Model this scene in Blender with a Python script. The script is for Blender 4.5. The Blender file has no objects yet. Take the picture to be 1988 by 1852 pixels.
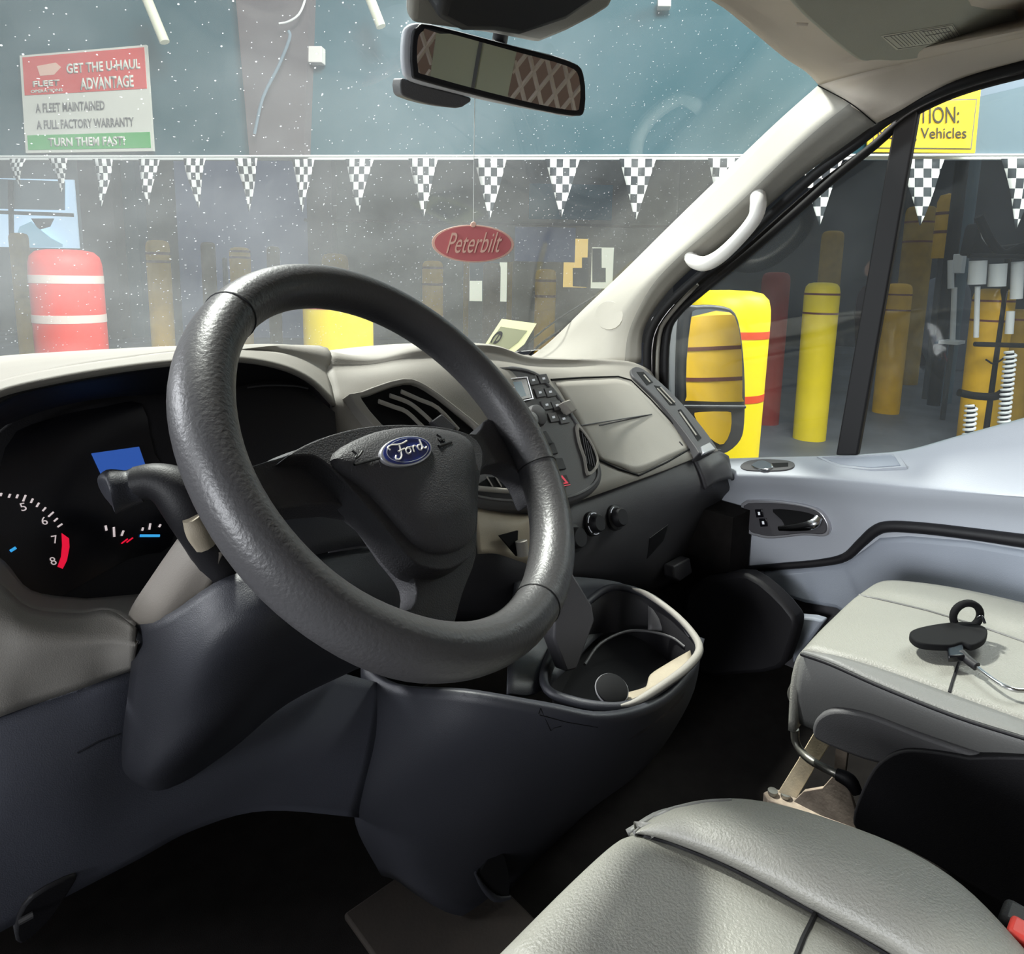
import bpy, bmesh, random
from math import *
from mathutils import Vector, Matrix
from mathutils.bvhtree import BVHTree
from mathutils.geometry import tessellate_polygon
random.seed(7)
V = Vector
# ------------------------------------------------------------------ camera
FPX = 1300.0
YAW, PIT, ROL = radians(43), radians(9), radians(1.1)
CY = 746.0     # optical centre row: the photo is a crop
CAM = V((-.75, 0, 1.6))
FW = V((sin(YAW)*cos(PIT), cos(YAW)*cos(PIT), -sin(PIT)))
_r = V((cos(YAW), -sin(YAW), 0)); _u = _r.cross(FW)
RT = _r*cos(ROL)+_u*sin(ROL); UP = _u*cos(ROL)-_r*sin(ROL)
scene = bpy.context.scene
col = scene.collection
cd = bpy.data.cameras.new('camera'); cam = bpy.data.objects.new('camera', cd); col.objects.link(cam)
cd.sensor_fit = 'HORIZONTAL'; cd.sensor_width = 36; cd.lens = FPX/1988*36; cd.shift_y = -(926-CY)/1988; cd.clip_start = .01; cd.clip_end = 200
m3 = Matrix((RT, UP, -FW)).transposed()
cam.matrix_world = Matrix.Translation(CAM) @ m3.to_4x4()
scene.camera = cam
# ------------------------------------------------------------------ world, lights, exposure
vs = scene.view_settings
vs.view_transform = 'Standard'; vs.look = 'None'; vs.gamma = 1; vs.use_curve_mapping = False; vs.exposure = 0.0
w = bpy.data.worlds.new('garage daylight'); scene.world = w; w.use_nodes = True
bg = w.node_tree.nodes['Background']; bg.inputs[0].default_value = (.86, .92, 1.0, 1); bg.inputs[1].default_value = .30
def area(name, loc, aim, size, power, colr=(1, 1, 1), sy=None, spread=180):
    l = bpy.data.lights.new(name, 'AREA'); l.energy = power; l.size = size; l.color = colr; l.spread = radians(spread)
    if sy: l.shape = 'RECTANGLE'; l.size_y = sy
    o = bpy.data.objects.new(name, l); col.objects.link(o)
    o.location = loc; o.rotation_euler = (V(aim)-V(loc)).to_track_quat('-Z', 'Y').to_euler()
    return o
area('flood_lamp', (.2, 4.1, 6.65), (-.1, .5, 1.3), .5, 56, (1, .97, .92), spread=36)
area('overhead_fill', (-.2, -.6, 5.6), (1.2, 3.5, 0), 2.2, 620, (1, .98, .95))  # overhead fill added for bollard faces turned to the camera; no fixture seen
area('overhead_fill', (4.6, -.6, 5.0), (4.0, 2.4, .5), 2.0, 330, (1, .98, .95))  # second added fill, for the right-hand bollards; its fixture is unseen
area('door_daylight_fill', (-3.6, 3.4, 3.1), (.9, .35, 1.0), 1.2, 11, (.93, .96, 1), spread=30)  # narrow added beam that brightens the door panel, standing for side daylight
area('door_daylight_fill', (-3.7, -.35, 1.95), (.95, .3, .97), .9, 5.4, (.93, .96, 1), spread=30)  # weak added fill for the door face, standing for side daylight
area('overhead_fill', (6.2, -.8, 4.5), (7.2, 2.4, .8), 1.6, 130, (1, .98, .95))  # added fill that brightens the white hose rack pipes

# ------------------------------------------------------------------ pixel -> space helpers
def ray(x, y): return FW+RT*((x-994)/FPX)-UP*((y-CY)/FPX)
def PX(x, y, v): d = ray(x, y); return CAM+d*((v-CAM.x)/d.x)
def PY(x, y, v): d = ray(x, y); return CAM+d*((v-CAM.y)/d.y)
def PZ(x, y, v): d = ray(x, y); return CAM+d*((v-CAM.z)/d.z)
def PD(x, y, t): return CAM+ray(x, y)*t
def PP(x, y, p, n): d = ray(x, y); return CAM+d*((p-CAM).dot(n)/d.dot(n))
AD = V((sin(YAW), cos(YAW), 0)); BD = V((cos(YAW), -sin(YAW), 0))   # garage frame: deep / across
def PG(x, y, dep):                       # point on a garage-parallel wall at distance dep
    d = ray(x, y); return CAM+d*(dep/d.dot(AD))

# ------------------------------------------------------------------ materials
def lin(c):
    c = c/255.; return c/12.92 if c < .04045 else ((c+.055)/1.055)**2.4
def L3(c): return (lin(c[0]), lin(c[1]), lin(c[2]), 1)
def mat(name, c, rough=.6, bump=0, scale=400, var=.0, vscale=6, spec=.5, metal=0, emit=None, es=1, coat=0):
    m = bpy.data.materials.new(name); m.use_nodes = True
    nt = m.node_tree; b = nt.nodes['Principled BSDF']; bd = .0014 if 'upholstery' in name else .001
    b.inputs['Base Color'].default_value = L3(c); b.inputs['Roughness'].default_value = rough
    b.inputs['Specular IOR Level'].default_value = spec; b.inputs['Metallic'].default_value = metal
    if coat: b.inputs['Coat Weight'].default_value = coat
    tc = nt.nodes.new('ShaderNodeTexCoord')
    if emit: b.inputs['Emission Color'].default_value = L3(emit); b.inputs['Emission Strength'].default_value = es
    if bump:
        n = nt.nodes.new('ShaderNodeTexNoise'); n.inputs['Scale'].default_value = scale; n.inputs['Detail'].default_value = 3
        bp = nt.nodes.new('ShaderNodeBump'); bp.inputs['Strength'].default_value = bump; bp.inputs['Distance'].default_value = bd
        nt.links.new(tc.outputs['Object'], n.inputs['Vector']); nt.links.new(n.outputs['Fac'], bp.inputs['Height'])
        nt.links.new(bp.outputs['Normal'], b.inputs['Normal'])
    if var:
        n = nt.nodes.new('ShaderNodeTexNoise'); n.inputs['Scale'].default_value = vscale; n.inputs['Detail'].default_value = 5
        r = nt.nodes.new('ShaderNodeMapRange'); r.inputs[1].default_value = .3; r.inputs[2].default_value = .7
        r.inputs[3].default_value = 1-var; r.inputs[4].default_value = 1+var
        mx = nt.nodes.new('ShaderNodeVectorMath'); mx.operation = 'SCALE'
        mx.inputs[0].default_value = L3(c)[:3]
        nt.links.new(tc.outputs['Object'], n.inputs['Vector']); nt.links.new(n.outputs['Fac'], r.inputs[0])
        nt.links.new(r.outputs[0], mx.inputs['Scale']); nt.links.new(mx.outputs[0], b.inputs['Base Color'])
    return m
M = dict(
    dash=mat('grained grey dash plastic', (142, 138, 131), .62, .35, 900, .08, 5, .35),
    dashdark=mat('dark charcoal dash plastic', (64, 63, 66), .55, .35, 900, .08, 5, .35),
    pod=mat('graphite console plastic', (74, 73, 74), .5, .3, 900, .06, 5, .4),
    black=mat('matt black plastic', (22, 21, 24), .55, .2, 600, spec=.35),
    deep=mat('black recess', (9, 9, 11), .8, spec=.2),
    gloss=mat('gloss black plastic', (14, 14, 18), .18, spec=.5),
    wheel=mat('worn black leather', (66, 65, 66), .42, .42, 330, .10, 14, .6),
    hub=mat('grained black vinyl', (58, 57, 59), .55, .7, 700, .05, 9, .4),
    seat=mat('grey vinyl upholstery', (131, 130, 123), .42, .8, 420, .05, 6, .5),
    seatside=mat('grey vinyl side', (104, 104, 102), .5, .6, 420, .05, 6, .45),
    seatplastic=mat('grey seat trim plastic', (86, 85, 86), .55, .4, 600, .05),
    door=mat('silver grey door plastic', (160, 164, 171), .5, .35, 700, .04, 4, .45),
    doorlow=mat('blue grey door pocket plastic', (140, 146, 156), .55, .35, 700, .04, 4, .4),
    pillar=mat('pale pillar trim', (176, 172, 163), .55, .3, 700, .03, 4, .4),
    pillarside=mat('grey pillar inner trim', (132, 129, 122), .6, .3, 700, .03),
    liner=mat('grey woven headliner', (200, 190, 178), .9, .6, 1500, .03),
    visor=mat('grey visor vinyl', (168, 168, 156), .75, .5, 900, .03),
    white=mat('white plastic', (225, 222, 216), .4),
    handle=mat('pale grab handle plastic', (226, 223, 218), .42),
    rubber=mat('black rubber seal', (20, 19, 21), .6, spec=.3),
    knee=mat('slate knee panel plastic', (74, 76, 86), .6, .35, 900, .05),
    shroud=mat('dark column shroud plastic', (40, 41, 47), .5, .35, 900, .05),
    tan=mat('dusty beige plastic', (150, 140, 122), .6, .3, 800, .15, 20),
    carpet=mat('black carpet', (26, 24, 23), .95, .8, 500, .2, 30, spec=.1),
    chrome=mat('chrome', (205, 207, 210), .18, metal=1),
    steel=mat('brushed steel', (150, 148, 140), .35, metal=.8, var=.2, vscale=40),
    rust=mat('dusty steel bracket', (165, 150, 134), .7, .5, 200, .3, 40, metal=.3),
    web=mat('worn tan bracket', (220, 203, 170), .6, .5, 300, .2, 30),
    blue=mat('emblem blue enamel', (28, 44, 120), .25, coat=.5),
    silver=mat('silver trim', (200, 200, 205), .3, metal=.7),
    mark=mat('dark engraved mark', (14, 14, 16), .6),
    glyph=mat('white print', (210, 212, 215), .6, emit=(200, 205, 215), es=.25),
    gwhite=mat('lit gauge print', (225, 215, 215), .6, emit=(225, 210, 210), es=.55),
    gred=mat('lit red gauge print', (220, 20, 50), .6, emit=(235, 20, 60), es=.8),
    gblue=mat('lit blue gauge print', (40, 150, 220), .6, emit=(60, 170, 235), es=.8),
    lcd=mat('blue gauge screen', (30, 60, 120), .3, emit=(48, 88, 170), es=.8),
    lcdlit=mat('cyan screen digits', (80, 200, 240), .4, emit=(90, 210, 250), es=1),
    screen=mat('grey radio screen', (60, 78, 84), .25, emit=(70, 95, 105), es=.5),
    hazard=mat('red hazard switch', (150, 20, 40), .4, emit=(225, 40, 70), es=.55),
    paper=mat('cream paper', (190, 192, 150), .8),
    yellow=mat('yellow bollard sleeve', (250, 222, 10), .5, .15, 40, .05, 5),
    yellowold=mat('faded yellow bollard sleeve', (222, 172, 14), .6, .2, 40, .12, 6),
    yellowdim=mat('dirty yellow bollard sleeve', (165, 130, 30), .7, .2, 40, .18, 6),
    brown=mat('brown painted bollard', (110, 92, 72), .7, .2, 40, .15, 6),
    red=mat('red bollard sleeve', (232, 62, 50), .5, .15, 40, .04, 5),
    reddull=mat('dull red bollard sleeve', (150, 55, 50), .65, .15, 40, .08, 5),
    band=mat('white reflective band', (235, 215, 205), .5),
    bandred=mat('red reflective band', (225, 75, 25), .5),
    bandark=mat('dark reflective band', (110, 50, 25), .6),
    teal=mat('teal painted steel wall', (18, 76, 88), .7, .2, 20, .07, .7),
    bluegrey=mat('blue grey painted wall', (100, 118, 130), .75, .2, 20, .05, .8),
    wallgrey=mat('mottled concrete wall', (112, 112, 110), .9, .5, 12, .18, 1.3),
    lav=mat('lavender grey wall', (158, 168, 208), .85, .2, 10, .08, 1),
    walldark=mat('charcoal wall', (70, 72, 76), .85, .2, 10, .1, 1),
    column=mat('brown steel column', (88, 80, 82), .75, .2, 20, .1, 2),
    concrete=mat('grey garage floor', (104, 108, 116), .55, .3, 30, .22, 1.6, .4),
    cord=mat('white cord', (235, 238, 235), .7),
    tube=mat('glowing tube light', (205, 205, 185), .5, emit=(200, 200, 175), es=.35),
    opening=mat('bright daylight opening', (210, 230, 250), .8, emit=(190, 215, 240), es=.8),
    warm=mat('lit room beyond', (240, 200, 110), .8, emit=(250, 210, 120), es=.75),
    warmw=mat('lit white wall beyond', (240, 240, 225), .8, emit=(235, 235, 215), es=.8),
    signred=mat('sign red', (215, 70, 66), .6), signwhite=mat('sign white', (215, 215, 205), .6),
    signgreen=mat('sign green', (60, 165, 75), .6), signgrey=mat('sign grey print', (110, 108, 108), .6),
    signyellow=mat('sign yellow', (240, 200, 40), .55), signblue=mat('faded blue sign', (62, 110, 128), .6),
    fresh=mat('red air freshener card', (205, 112, 114), .5), freshpink=mat('pink card print', (235, 190, 172), .5),
    carred=mat('dark maroon paint', (60, 22, 34), .4), greycar=mat('grey cover', (110, 116, 128), .7, .3, 8, .1, 2),
    mirror=mat('mirror glass', (235, 238, 240), .01, metal=1),
    housing=mat('grey mirror housing', (185, 186, 192), .45), housingdark=mat('dark mirror housing', (60, 60, 64), .4),
    mesh=mat('beige barrier steel', (188, 172, 157), .6), beige=mat('beige bulkhead panel', (165, 165, 142), .6),
    cargo=mat('dark cargo wall', (92, 74, 62), .9), whitepipe=mat('white pipe', (232, 234, 236), .4),
)
# checkered pennant cloth
def checker():
    m = mat('checkered pennant cloth', (255, 255, 255), .7); nt = m.node_tree; b = nt.nodes['Principled BSDF']
    uv = nt.nodes.new('ShaderNodeUVMap'); ck = nt.nodes.new('ShaderNodeTexChecker'); ck.inputs['Scale'].default_value = 1
    ck.inputs[1].default_value = L3((238, 240, 238)); ck.inputs[2].default_value = L3((45, 52, 58))
    nt.links.new(uv.outputs[0], ck.inputs[0]); nt.links.new(ck.outputs[0], b.inputs['Base Color']); return m
M['check'] = checker()
def glassmat(name, haze, specks, tint, hc=(200, 205, 210)):
    m = bpy.data.materials.new(name); m.use_nodes = True; nt = m.node_tree; nt.nodes.clear()
    N = nt.nodes.new; K = nt.links.new
    out = N('ShaderNodeOutputMaterial'); tr = N('ShaderNodeBsdfTransparent'); tr.inputs[0].default_value = (*tint, 1)
    gl = N('ShaderNodeBsdfGlossy'); gl.inputs['Roughness'].default_value = .02
    lw = N('ShaderNodeLayerWeight'); lw.inputs[0].default_value = .5
    pw = N('ShaderNodeMath'); pw.operation = 'POWER'; pw.inputs[1].default_value = 4
    ml = N('ShaderNodeMath'); ml.operation = 'MULTIPLY_ADD'; ml.inputs[1].default_value = .3; ml.inputs[2].default_value = .028
    K(lw.outputs['Facing'], pw.inputs[0]); K(pw.outputs[0], ml.inputs[0])
    mx = N('ShaderNodeMixShader'); K(ml.outputs[0], mx.inputs[0]); K(tr.outputs[0], mx.inputs[1]); K(gl.outputs[0], mx.inputs[2])
    df = N('ShaderNodeBsdfDiffuse'); df.inputs[0].default_value = L3(hc)
    tl = N('ShaderNodeBsdfTranslucent'); tl.inputs[0].default_value = L3(hc)
    dm = N('ShaderNodeMixShader'); dm.inputs[0].default_value = .5; K(df.outputs[0], dm.inputs[1]); K(tl.outputs[0], dm.inputs[2])
    tc = N('ShaderNodeTexCoord')
    n1 = N('ShaderNodeTexNoise'); n1.inputs['Scale'].default_value = 3.5; n1.inputs['Detail'].default_value = 6; K(tc.outputs['Object'], n1.inputs[0])
    r1 = N('ShaderNodeMapRange'); r1.inputs[1].default_value = .35; r1.inputs[2].default_value = .7; r1.inputs[3].default_value = haze*.6; r1.inputs[4].default_value = haze*1.5
    K(n1.outputs[0], r1.inputs[0]); fac = r1.outputs[0]
    if specks:      # haze painted into the dust film by a gradient, weaker towards passenger side
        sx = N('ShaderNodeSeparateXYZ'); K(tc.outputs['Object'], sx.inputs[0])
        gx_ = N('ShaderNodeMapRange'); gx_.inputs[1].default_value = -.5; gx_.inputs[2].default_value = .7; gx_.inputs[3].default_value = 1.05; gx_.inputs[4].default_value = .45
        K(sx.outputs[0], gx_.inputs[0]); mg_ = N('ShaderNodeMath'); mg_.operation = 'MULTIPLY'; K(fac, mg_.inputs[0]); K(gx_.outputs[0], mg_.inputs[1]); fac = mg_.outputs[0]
    if specks:
        for sc, th, aniso in ((75, .10, 1), (36, .07, 2.6), (150, .13, 1)):
            mp = N('ShaderNodeMapping'); mp.inputs['Scale'].default_value = (1, aniso, aniso); mp.inputs['Rotation'].default_value = (.3*aniso, .2, .4*aniso)
            K(tc.outputs['Object'], mp.inputs[0])
            vo = N('ShaderNodeTexVoronoi'); vo.inputs['Scale'].default_value = sc; K(mp.outputs[0], vo.inputs['Vector'])
            lt = N('ShaderNodeMath'); lt.operation = 'LESS_THAN'; lt.inputs[1].default_value = th; K(vo.outputs['Distance'], lt.inputs[0])
            gt = N('ShaderNodeMath'); gt.operation = 'GREATER_THAN'; gt.inputs[1].default_value = .755; K(vo.outputs['Color'], gt.inputs[0])
            an = N('ShaderNodeMath'); an.operation = 'MULTIPLY'; K(lt.outputs[0], an.inputs[0]); K(gt.outputs[0], an.inputs[1])
            sc2 = N('ShaderNodeMath'); sc2.operation = 'MULTIPLY'; sc2.inputs[1].default_value = specks; K(an.outputs[0], sc2.inputs[0])
            ad = N('ShaderNodeMath'); ad.operation = 'MAXIMUM'; K(fac, ad.inputs[0]); K(sc2.outputs[0], ad.inputs[1]); fac = ad.outputs[0]
    m2 = N('ShaderNodeMixShader'); K(fac, m2.inputs[0]); K(mx.outputs[0], m2.inputs[1]); K(dm.outputs[0], m2.inputs[2]); K(m2.outputs[0], out.inputs[0])
    return m
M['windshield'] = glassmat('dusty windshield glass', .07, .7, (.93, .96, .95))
M['sideglass'] = glassmat('side window glass', .022, 0, (.90, .94, .92))

# ------------------------------------------------------------------ mesh helpers
def link(name, me, m=None, parent=None, local=False, smooth=True, ang=35):
    o = bpy.data.objects.new(name, me); col.objects.link(o)
    if m: me.materials.append(M[m] if isinstance(m, str) else m)
    if smooth:
        me.polygons.foreach_set('use_smooth', [True]*len(me.polygons))
        try: me.set_sharp_from_angle(angle=radians(ang))
        except Exception: pass
    if parent:
        o.parent = parent
        if not local and parent.type == 'EMPTY':
            o.matrix_parent_inverse = (Matrix.Translation(parent.location) @ parent.rotation_euler.to_matrix().to_4x4()).inverted()
    return o
def mk(name, verts, faces, m=None, parent=None, local=False, smooth=True, ang=35):
    me = bpy.data.meshes.new(name); me.from_pydata([tuple(v) for v in verts], [], faces); me.update()
    bm = bmesh.new(); bm.from_mesh(me); bmesh.ops.recalc_face_normals(bm, faces=bm.faces); bm.to_mesh(me); bm.free()
    return link(name, me, m, parent, local, smooth, ang)
def tag(o, label=None, cat=None, group=None, kind=None):
    if label: o['label'] = label
    if cat: o['category'] = cat
    if group: o['group'] = group
    if kind: o['kind'] = kind
    return o
def empty(name, loc, label=None, cat=None, group=None, kind=None, rz=0):
    o = bpy.data.objects.new(name, None); col.objects.link(o); o.location = loc; o.rotation_euler = (0, 0, rz); o.empty_display_size = .05
    return tag(o, label, cat, group, kind)
def cr(p0, p1, p2, p3, t):
    return .5*((2*p1)+(p2-p0)*t+(2*p0-5*p1+4*p2-p3)*t*t+(3*p1-p0-3*p2+p3)*t**3)
def spline(pts, sub=6, closed=False):
    n = len(pts); out = []
    for i in range(n if closed else n-1):
        g = (lambda k: pts[k % n]) if closed else (lambda k: pts[k] if 0 <= k < n else (2*pts[0]-pts[1] if k < 0 else 2*pts[-1]-pts[-2]))
        for s in range(sub): out.append(cr(g(i-1), g(i), g(i+1), g(i+2), s/sub))
    if not closed: out.append(pts[-1].copy())
    return out
def bevel(o, w, seg=3, ang=30):
    b = o.modifiers.new('bevel', 'BEVEL'); b.width = w; b.segments = seg; b.limit_method = 'ANGLE'; b.angle_limit = radians(ang); b.harden_normals = False
    return o
BV = {}
def surf(o):                              # BVH of a sheet for placing details on it
    me = o.data; BV[o.name] = BVHTree.FromPolygons([v.co.copy() for v in me.vertices], [tuple(p.vertices) for p in me.polygons]); return o
def patch(name, rows, m, parent=None, sub=5, th=.006, smooth=True, keep=None, ang=60, su=None):
    rows = [spline([V(p) for p in r], sub) for r in rows]
    cols = list(zip(*rows)); su = su or sub
    cols = [spline(list(c), su) for c in cols]
    nr, nc = len(cols[0]), len(cols)
    vs_ = [cols[c][r] for r in range(nr) for c in range(nc)]
    fs = [(r*nc+c, r*nc+c+1, (r+1)*nc+c+1, (r+1)*nc+c) for r in range(nr-1) for c in range(nc-1)]
    me = bpy.data.meshes.new(name); me.from_pydata([tuple(v) for v in vs_], [], fs); me.update()
    s = sum(p.normal.dot(CAM-p.center)*p.area for p in me.polygons)
    if s < 0: me.flip_normals()
    o = link(name, me, m, parent, smooth=smooth, ang=ang)
    surf(o)
    if th:
        so = o.modifiers.new('thickness', 'SOLIDIFY'); so.thickness = th; so.offset = -1
    return o
def newell(p):
    n = V((0, 0, 0))
    for i in range(len(p)):
        a, b = p[i], p[(i+1) % len(p)]
        n += V(((a.y-b.y)*(a.z+b.z), (a.z-b.z)*(a.x+b.x), (a.x-b.x)*(a.y+b.y)))
    n.normalize()
    c = sum(p, V((0, 0, 0)))/len(p)
    if n.dot(CAM-c) < 0: n = -n
    return c, n
def prism(name, pts, n, depth, m, parent=None, bw=0, local=False, seg=2, back=1.0, ang=35):
    """closed outline pts (planar) extruded by depth against n; the back can be scaled"""
    k = len(pts); c = sum(pts, V((0, 0, 0)))/k
    vs_ = list(pts)+[c+(p-c)*back-n*depth for p in pts]
    fs = [tuple(range(k)), tuple(range(2*k-1, k-1, -1))]+[(i, (i+1) % k, k+(i+1) % k, k+i) for i in range(k)]
    o = mk(name, vs_, fs, m, parent, local, True, ang)
    if bw: bevel(o, bw, seg)
    return o
def hit(x, y, s):
    d = ray(x, y).normalized(); r = BV[s].ray_cast(CAM, d)
    if r[0] is None:
        r = BV[s].find_nearest(CAM+d*1.0); return r[0]
    return r[0]
def plane_of(px, s): return newell([hit(x, y, s) for x, y in px])
def inlay(name, px, s, h, depth, m, parent=None, bw=0, sm=0, plane=None, seg=2, back=1.0):
    c, n = plane if plane else plane_of(px, s)
    p = [PP(x, y, c+n*h, n) for x, y in px]
    if sm: p = spline(p, sm, True)
    return prism(name, p, n, depth, m, parent, bw, seg=seg, back=back)
def ring(name, px, s, h, depth, m, parent=None, k=.88, sm=0, plane=None, bw=.0):
    c, n = plane if plane else plane_of(px, s)
    a = [PP(x, y, c+n*h, n) for x, y in px]
    if sm: a = spline(a, sm, True)
    cc = sum(a, V((0, 0, 0)))/len(a); q = len(a)
    b = [cc+(p-cc)*k for p in a]
    vs_ = a+b+[p-n*depth for p in b]+[p-n*depth for p in a]
    fs = []
    for i in range(q):
        j = (i+1) % q
        for r in range(4): fs.append((r*q+i, r*q+j, ((r+1) % 4)*q+j, ((r+1) % 4)*q+i))
    o = mk(name, vs_, fs, m, parent)
    if bw: bevel(o, bw)
    return o
def tube(name, pts, r, m, parent=None, seg=10, closed=False, sub=0, local=False, flat=1.0, nrm=None, cap=True):
    pts = [V(p) for p in pts]
    rr = r if isinstance(r, (list, tuple)) else [r]*len(pts)
    if sub:
        rv = spline([V((a, 0, 0)) for a in rr], sub, closed); rr = [a.x for a in rv]; pts = spline(pts, sub, closed)
    n = len(pts); vs_ = []; fs = []; up = None
    for i in range(n):
        a = pts[(i-1) % n] if closed or i else pts[i]; b = pts[(i+1) % n] if closed or i < n-1 else pts[i]
        t = (b-a).normalized()
        if nrm is not None: u = (nrm-t*nrm.dot(t)).normalized()
        else:
            if up is None: up = t.orthogonal().normalized()
            u = (up-t*up.dot(t)).normalized(); up = u
        v = t.cross(u)
        for k in range(seg):
            q = 2*pi*k/seg; vs_.append(pts[i]+(u*cos(q)*flat+v*sin(q))*rr[i])
    for i in range(n if closed else n-1):
        for k in range(seg):
            j = (i+1) % n; fs.append((i*seg+k, i*seg+(k+1) % seg, j*seg+(k+1) % seg, j*seg+k))
    if not closed and cap: fs.append(tuple(range(seg))); fs.append(tuple(range((n-1)*seg, n*seg)))
    return mk(name, vs_, fs, m, parent, local, True, 50)
def box(name, c, s, m, parent=None, bw=0, rz=0, ax=None, local=False):
    c = V(c); X_, Y_, Z_ = ax if ax else (V((cos(rz), sin(rz), 0)), V((-sin(rz), cos(rz), 0)), V((0, 0, 1)))
    vs_ = [c+X_*s[0]/2*i+Y_*s[1]/2*j+Z_*s[2]/2*k for k in (-1, 1) for j in (-1, 1) for i in (-1, 1)]
    o = mk(name, vs_, [(0, 1, 3, 2), (4, 5, 7, 6), (0, 1, 5, 4), (2, 3, 7, 6), (0, 2, 6, 4), (1, 3, 7, 5)], m, parent, local, bool(bw))
    if bw: bevel(o, bw)
    return o
def lathe(name, prof, m, parent=None, seg=28, c=V((0, 0, 0)), axis=V((0, 0, 1)), local=False):
    axis = axis.normalized(); u = axis.orthogonal().normalized(); v = axis.cross(u); vs_ = []; fs = []
    for r, h in prof:
        for k in range(seg):
            q = 2*pi*k/seg; vs_.append(c+axis*h+(u*cos(q)+v*sin(q))*max(r, 1e-5))
    n = len(prof)
    for i in range(n-1):
        for k in range(seg): fs.append((i*seg+k, i*seg+(k+1) % seg, (i+1)*seg+(k+1) % seg, (i+1)*seg+k))
    fs.append(tuple(range(seg))); fs.append(tuple(range((n-1)*seg, n*seg)))
    return mk(name, vs_, fs, m, parent, local, True, 40)
def text(name, s, o0, ox, oy, m, parent=None, shear=0, ext=.0004, bold=0, spacing=1.0):
    """string s fitted into the parallelogram o0, o0+ox, o0+oy"""
    cu = bpy.data.curves.new(name, 'FONT'); cu.body = s; cu.shear = shear; cu.offset = bold; cu.space_character = spacing; cu.resolution_u = 3
    t = bpy.data.objects.new(name, cu); col.objects.link(t)
    dg = bpy.context.evaluated_depsgraph_get(); me = bpy.data.meshes.new_from_object(t.evaluated_get(dg)); bpy.data.objects.remove(t)
    xs = [v.co.x for v in me.vertices]; ys = [v.co.y for v in me.vertices]
    x0, x1, y0, y1 = min(xs), max(xs), min(ys), max(ys)
    n = ox.cross(oy).normalized()
    for v in me.vertices:
        v.co = o0+ox*((v.co.x-x0)/(x1-x0))+oy*((v.co.y-y0)/(y1-y0))+n*v.co.z
    me.materials.clear()
    ob = link(name, me, m, parent, smooth=False)
    if ext: so = ob.modifiers.new('t', 'SOLIDIFY'); so.thickness = ext; so.offset = 0
    return ob
def lines(name, strokes, r, m, parent, closed=False):      # several pen strokes as one mark
    vs_ = []; fs = []
    for pts in strokes:
        n = len(pts); up = None
        for i in range(n):
            t = (pts[min(i+1, n-1)]-pts[max(i-1, 0)]).normalized()
            if up is None: up = t.orthogonal().normalized()
            u = (up-t*up.dot(t)).normalized(); up = u; v = t.cross(u); b = len(vs_)
            vs_ += [pts[i]+(u*cos(q*pi/3)+v*sin(q*pi/3))*r for q in range(6)]
            if i: fs += [(b-6+k, b-6+(k+1) % 6, b+(k+1) % 6, b+k) for k in range(6)]
    return mk(name, vs_, fs, m, parent)

# ================================================================== CAB SHELL
WSP, WSD = V((0, 1.66, 1.35)), V((0, -.91, .68))          # windshield base point and slope
WSN = V((0, .68, .91)).normalized()
def ws(x, t): return V((x, WSP.y+WSD.y*t, WSP.z+WSD.z*t))
def wpx(x, y, off=0): return PP(x, y, WSP-WSN*off, WSN)
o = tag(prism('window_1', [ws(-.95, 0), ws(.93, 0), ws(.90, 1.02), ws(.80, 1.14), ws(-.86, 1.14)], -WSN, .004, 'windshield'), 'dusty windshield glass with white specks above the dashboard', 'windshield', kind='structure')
# passenger A pillar
ge = [(1000, 712), (1062, 668), (1135, 598), (1215, 522), (1300, 438), (1375, 365), (1450, 292), (1520, 226), (1588, 166)]
rg = [(1212, 705), (1222, 640), (1262, 560), (1316, 500), (1385, 440), (1450, 380), (1520, 312), (1590, 248), (1650, 200)]
de = [(1245, 705), (1250, 640), (1290, 575), (1345, 520), (1415, 465), (1480, 410), (1555, 345), (1630, 290), (1700, 240)]
gp = [wpx(*p) for p in ge]
rp = [PX(x, y, v) for (x, y), v in zip(rg, (.845, .84, .825, .81, .80, .79, .78, .77, .765))]
dp = [PX(x, y, v) for (x, y), v in zip(de, (.875, .87, .86, .855, .85, .845, .835, .825, .815))]
pil = patch('trim_1', [gp, rp], 'pillar', sub=5, th=.008, su=4); tag(pil, 'pale A pillar trim between windshield and passenger door', 'pillar trim', kind='structure')
ps = patch('inner_trim', [[p for p in rp], [p for p in dp]], 'pillarside', pil, sub=5, th=.008, su=3)
inlay('round_cap', [(1155+27*cos(a)+27, 612+28*sin(a)) for a in [k*pi/9 for k in range(18)]], 'trim_1', .0015, .006, 'pillar', pil, .0006)
# roof lining, header, visor
hdr = [(1250, -60), (1385, 3), (1450, 52), (1520, 110), (1565, 140), (1590, 166)]
hg = [wpx(*p) for p in hdr]
h1 = [PY(x, y, v) for x, y, v in ((1400, -80, .62), (1500, 20, .64), (1560, 75, .64), (1600, 112, .64))]+[PX(1622, 132, .735), PX(1642, 150, .76)]
h2 = [PY(x, y, v) for x, y, v in ((1600, -160, .40), (1660, -20, .48), (1690, 55, .52), (1706, 90, .54))]+[PX(1714, 110, .70), PX(1722, 130, .74)]
h3 = [PY(x, y, v) for x, y, v in ((1990, -300, .18), (2010, -120, .24), (2020, -20, .27), (2030, 20, .30))]+[PX(2036, 42, .66), PX(2040, 62, .70)]
lin_ = patch('ceiling', [hg, h1, h2, h3], 'liner', sub=4, th=.012); tag(lin_, 'grey woven headliner above the passenger window', 'headliner', kind='structure')
q0 = [gp[-1], PX(1642, 150, .76), PX(1722, 130, .74), PX(1820, 100, .72), PX(2040, 52, .70)]
e0 = [rp[-1], PX(1704, 186, .785), PX(1775, 157, .79), PX(1868, 124, .795), PX(2040, 84, .80)]
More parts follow.
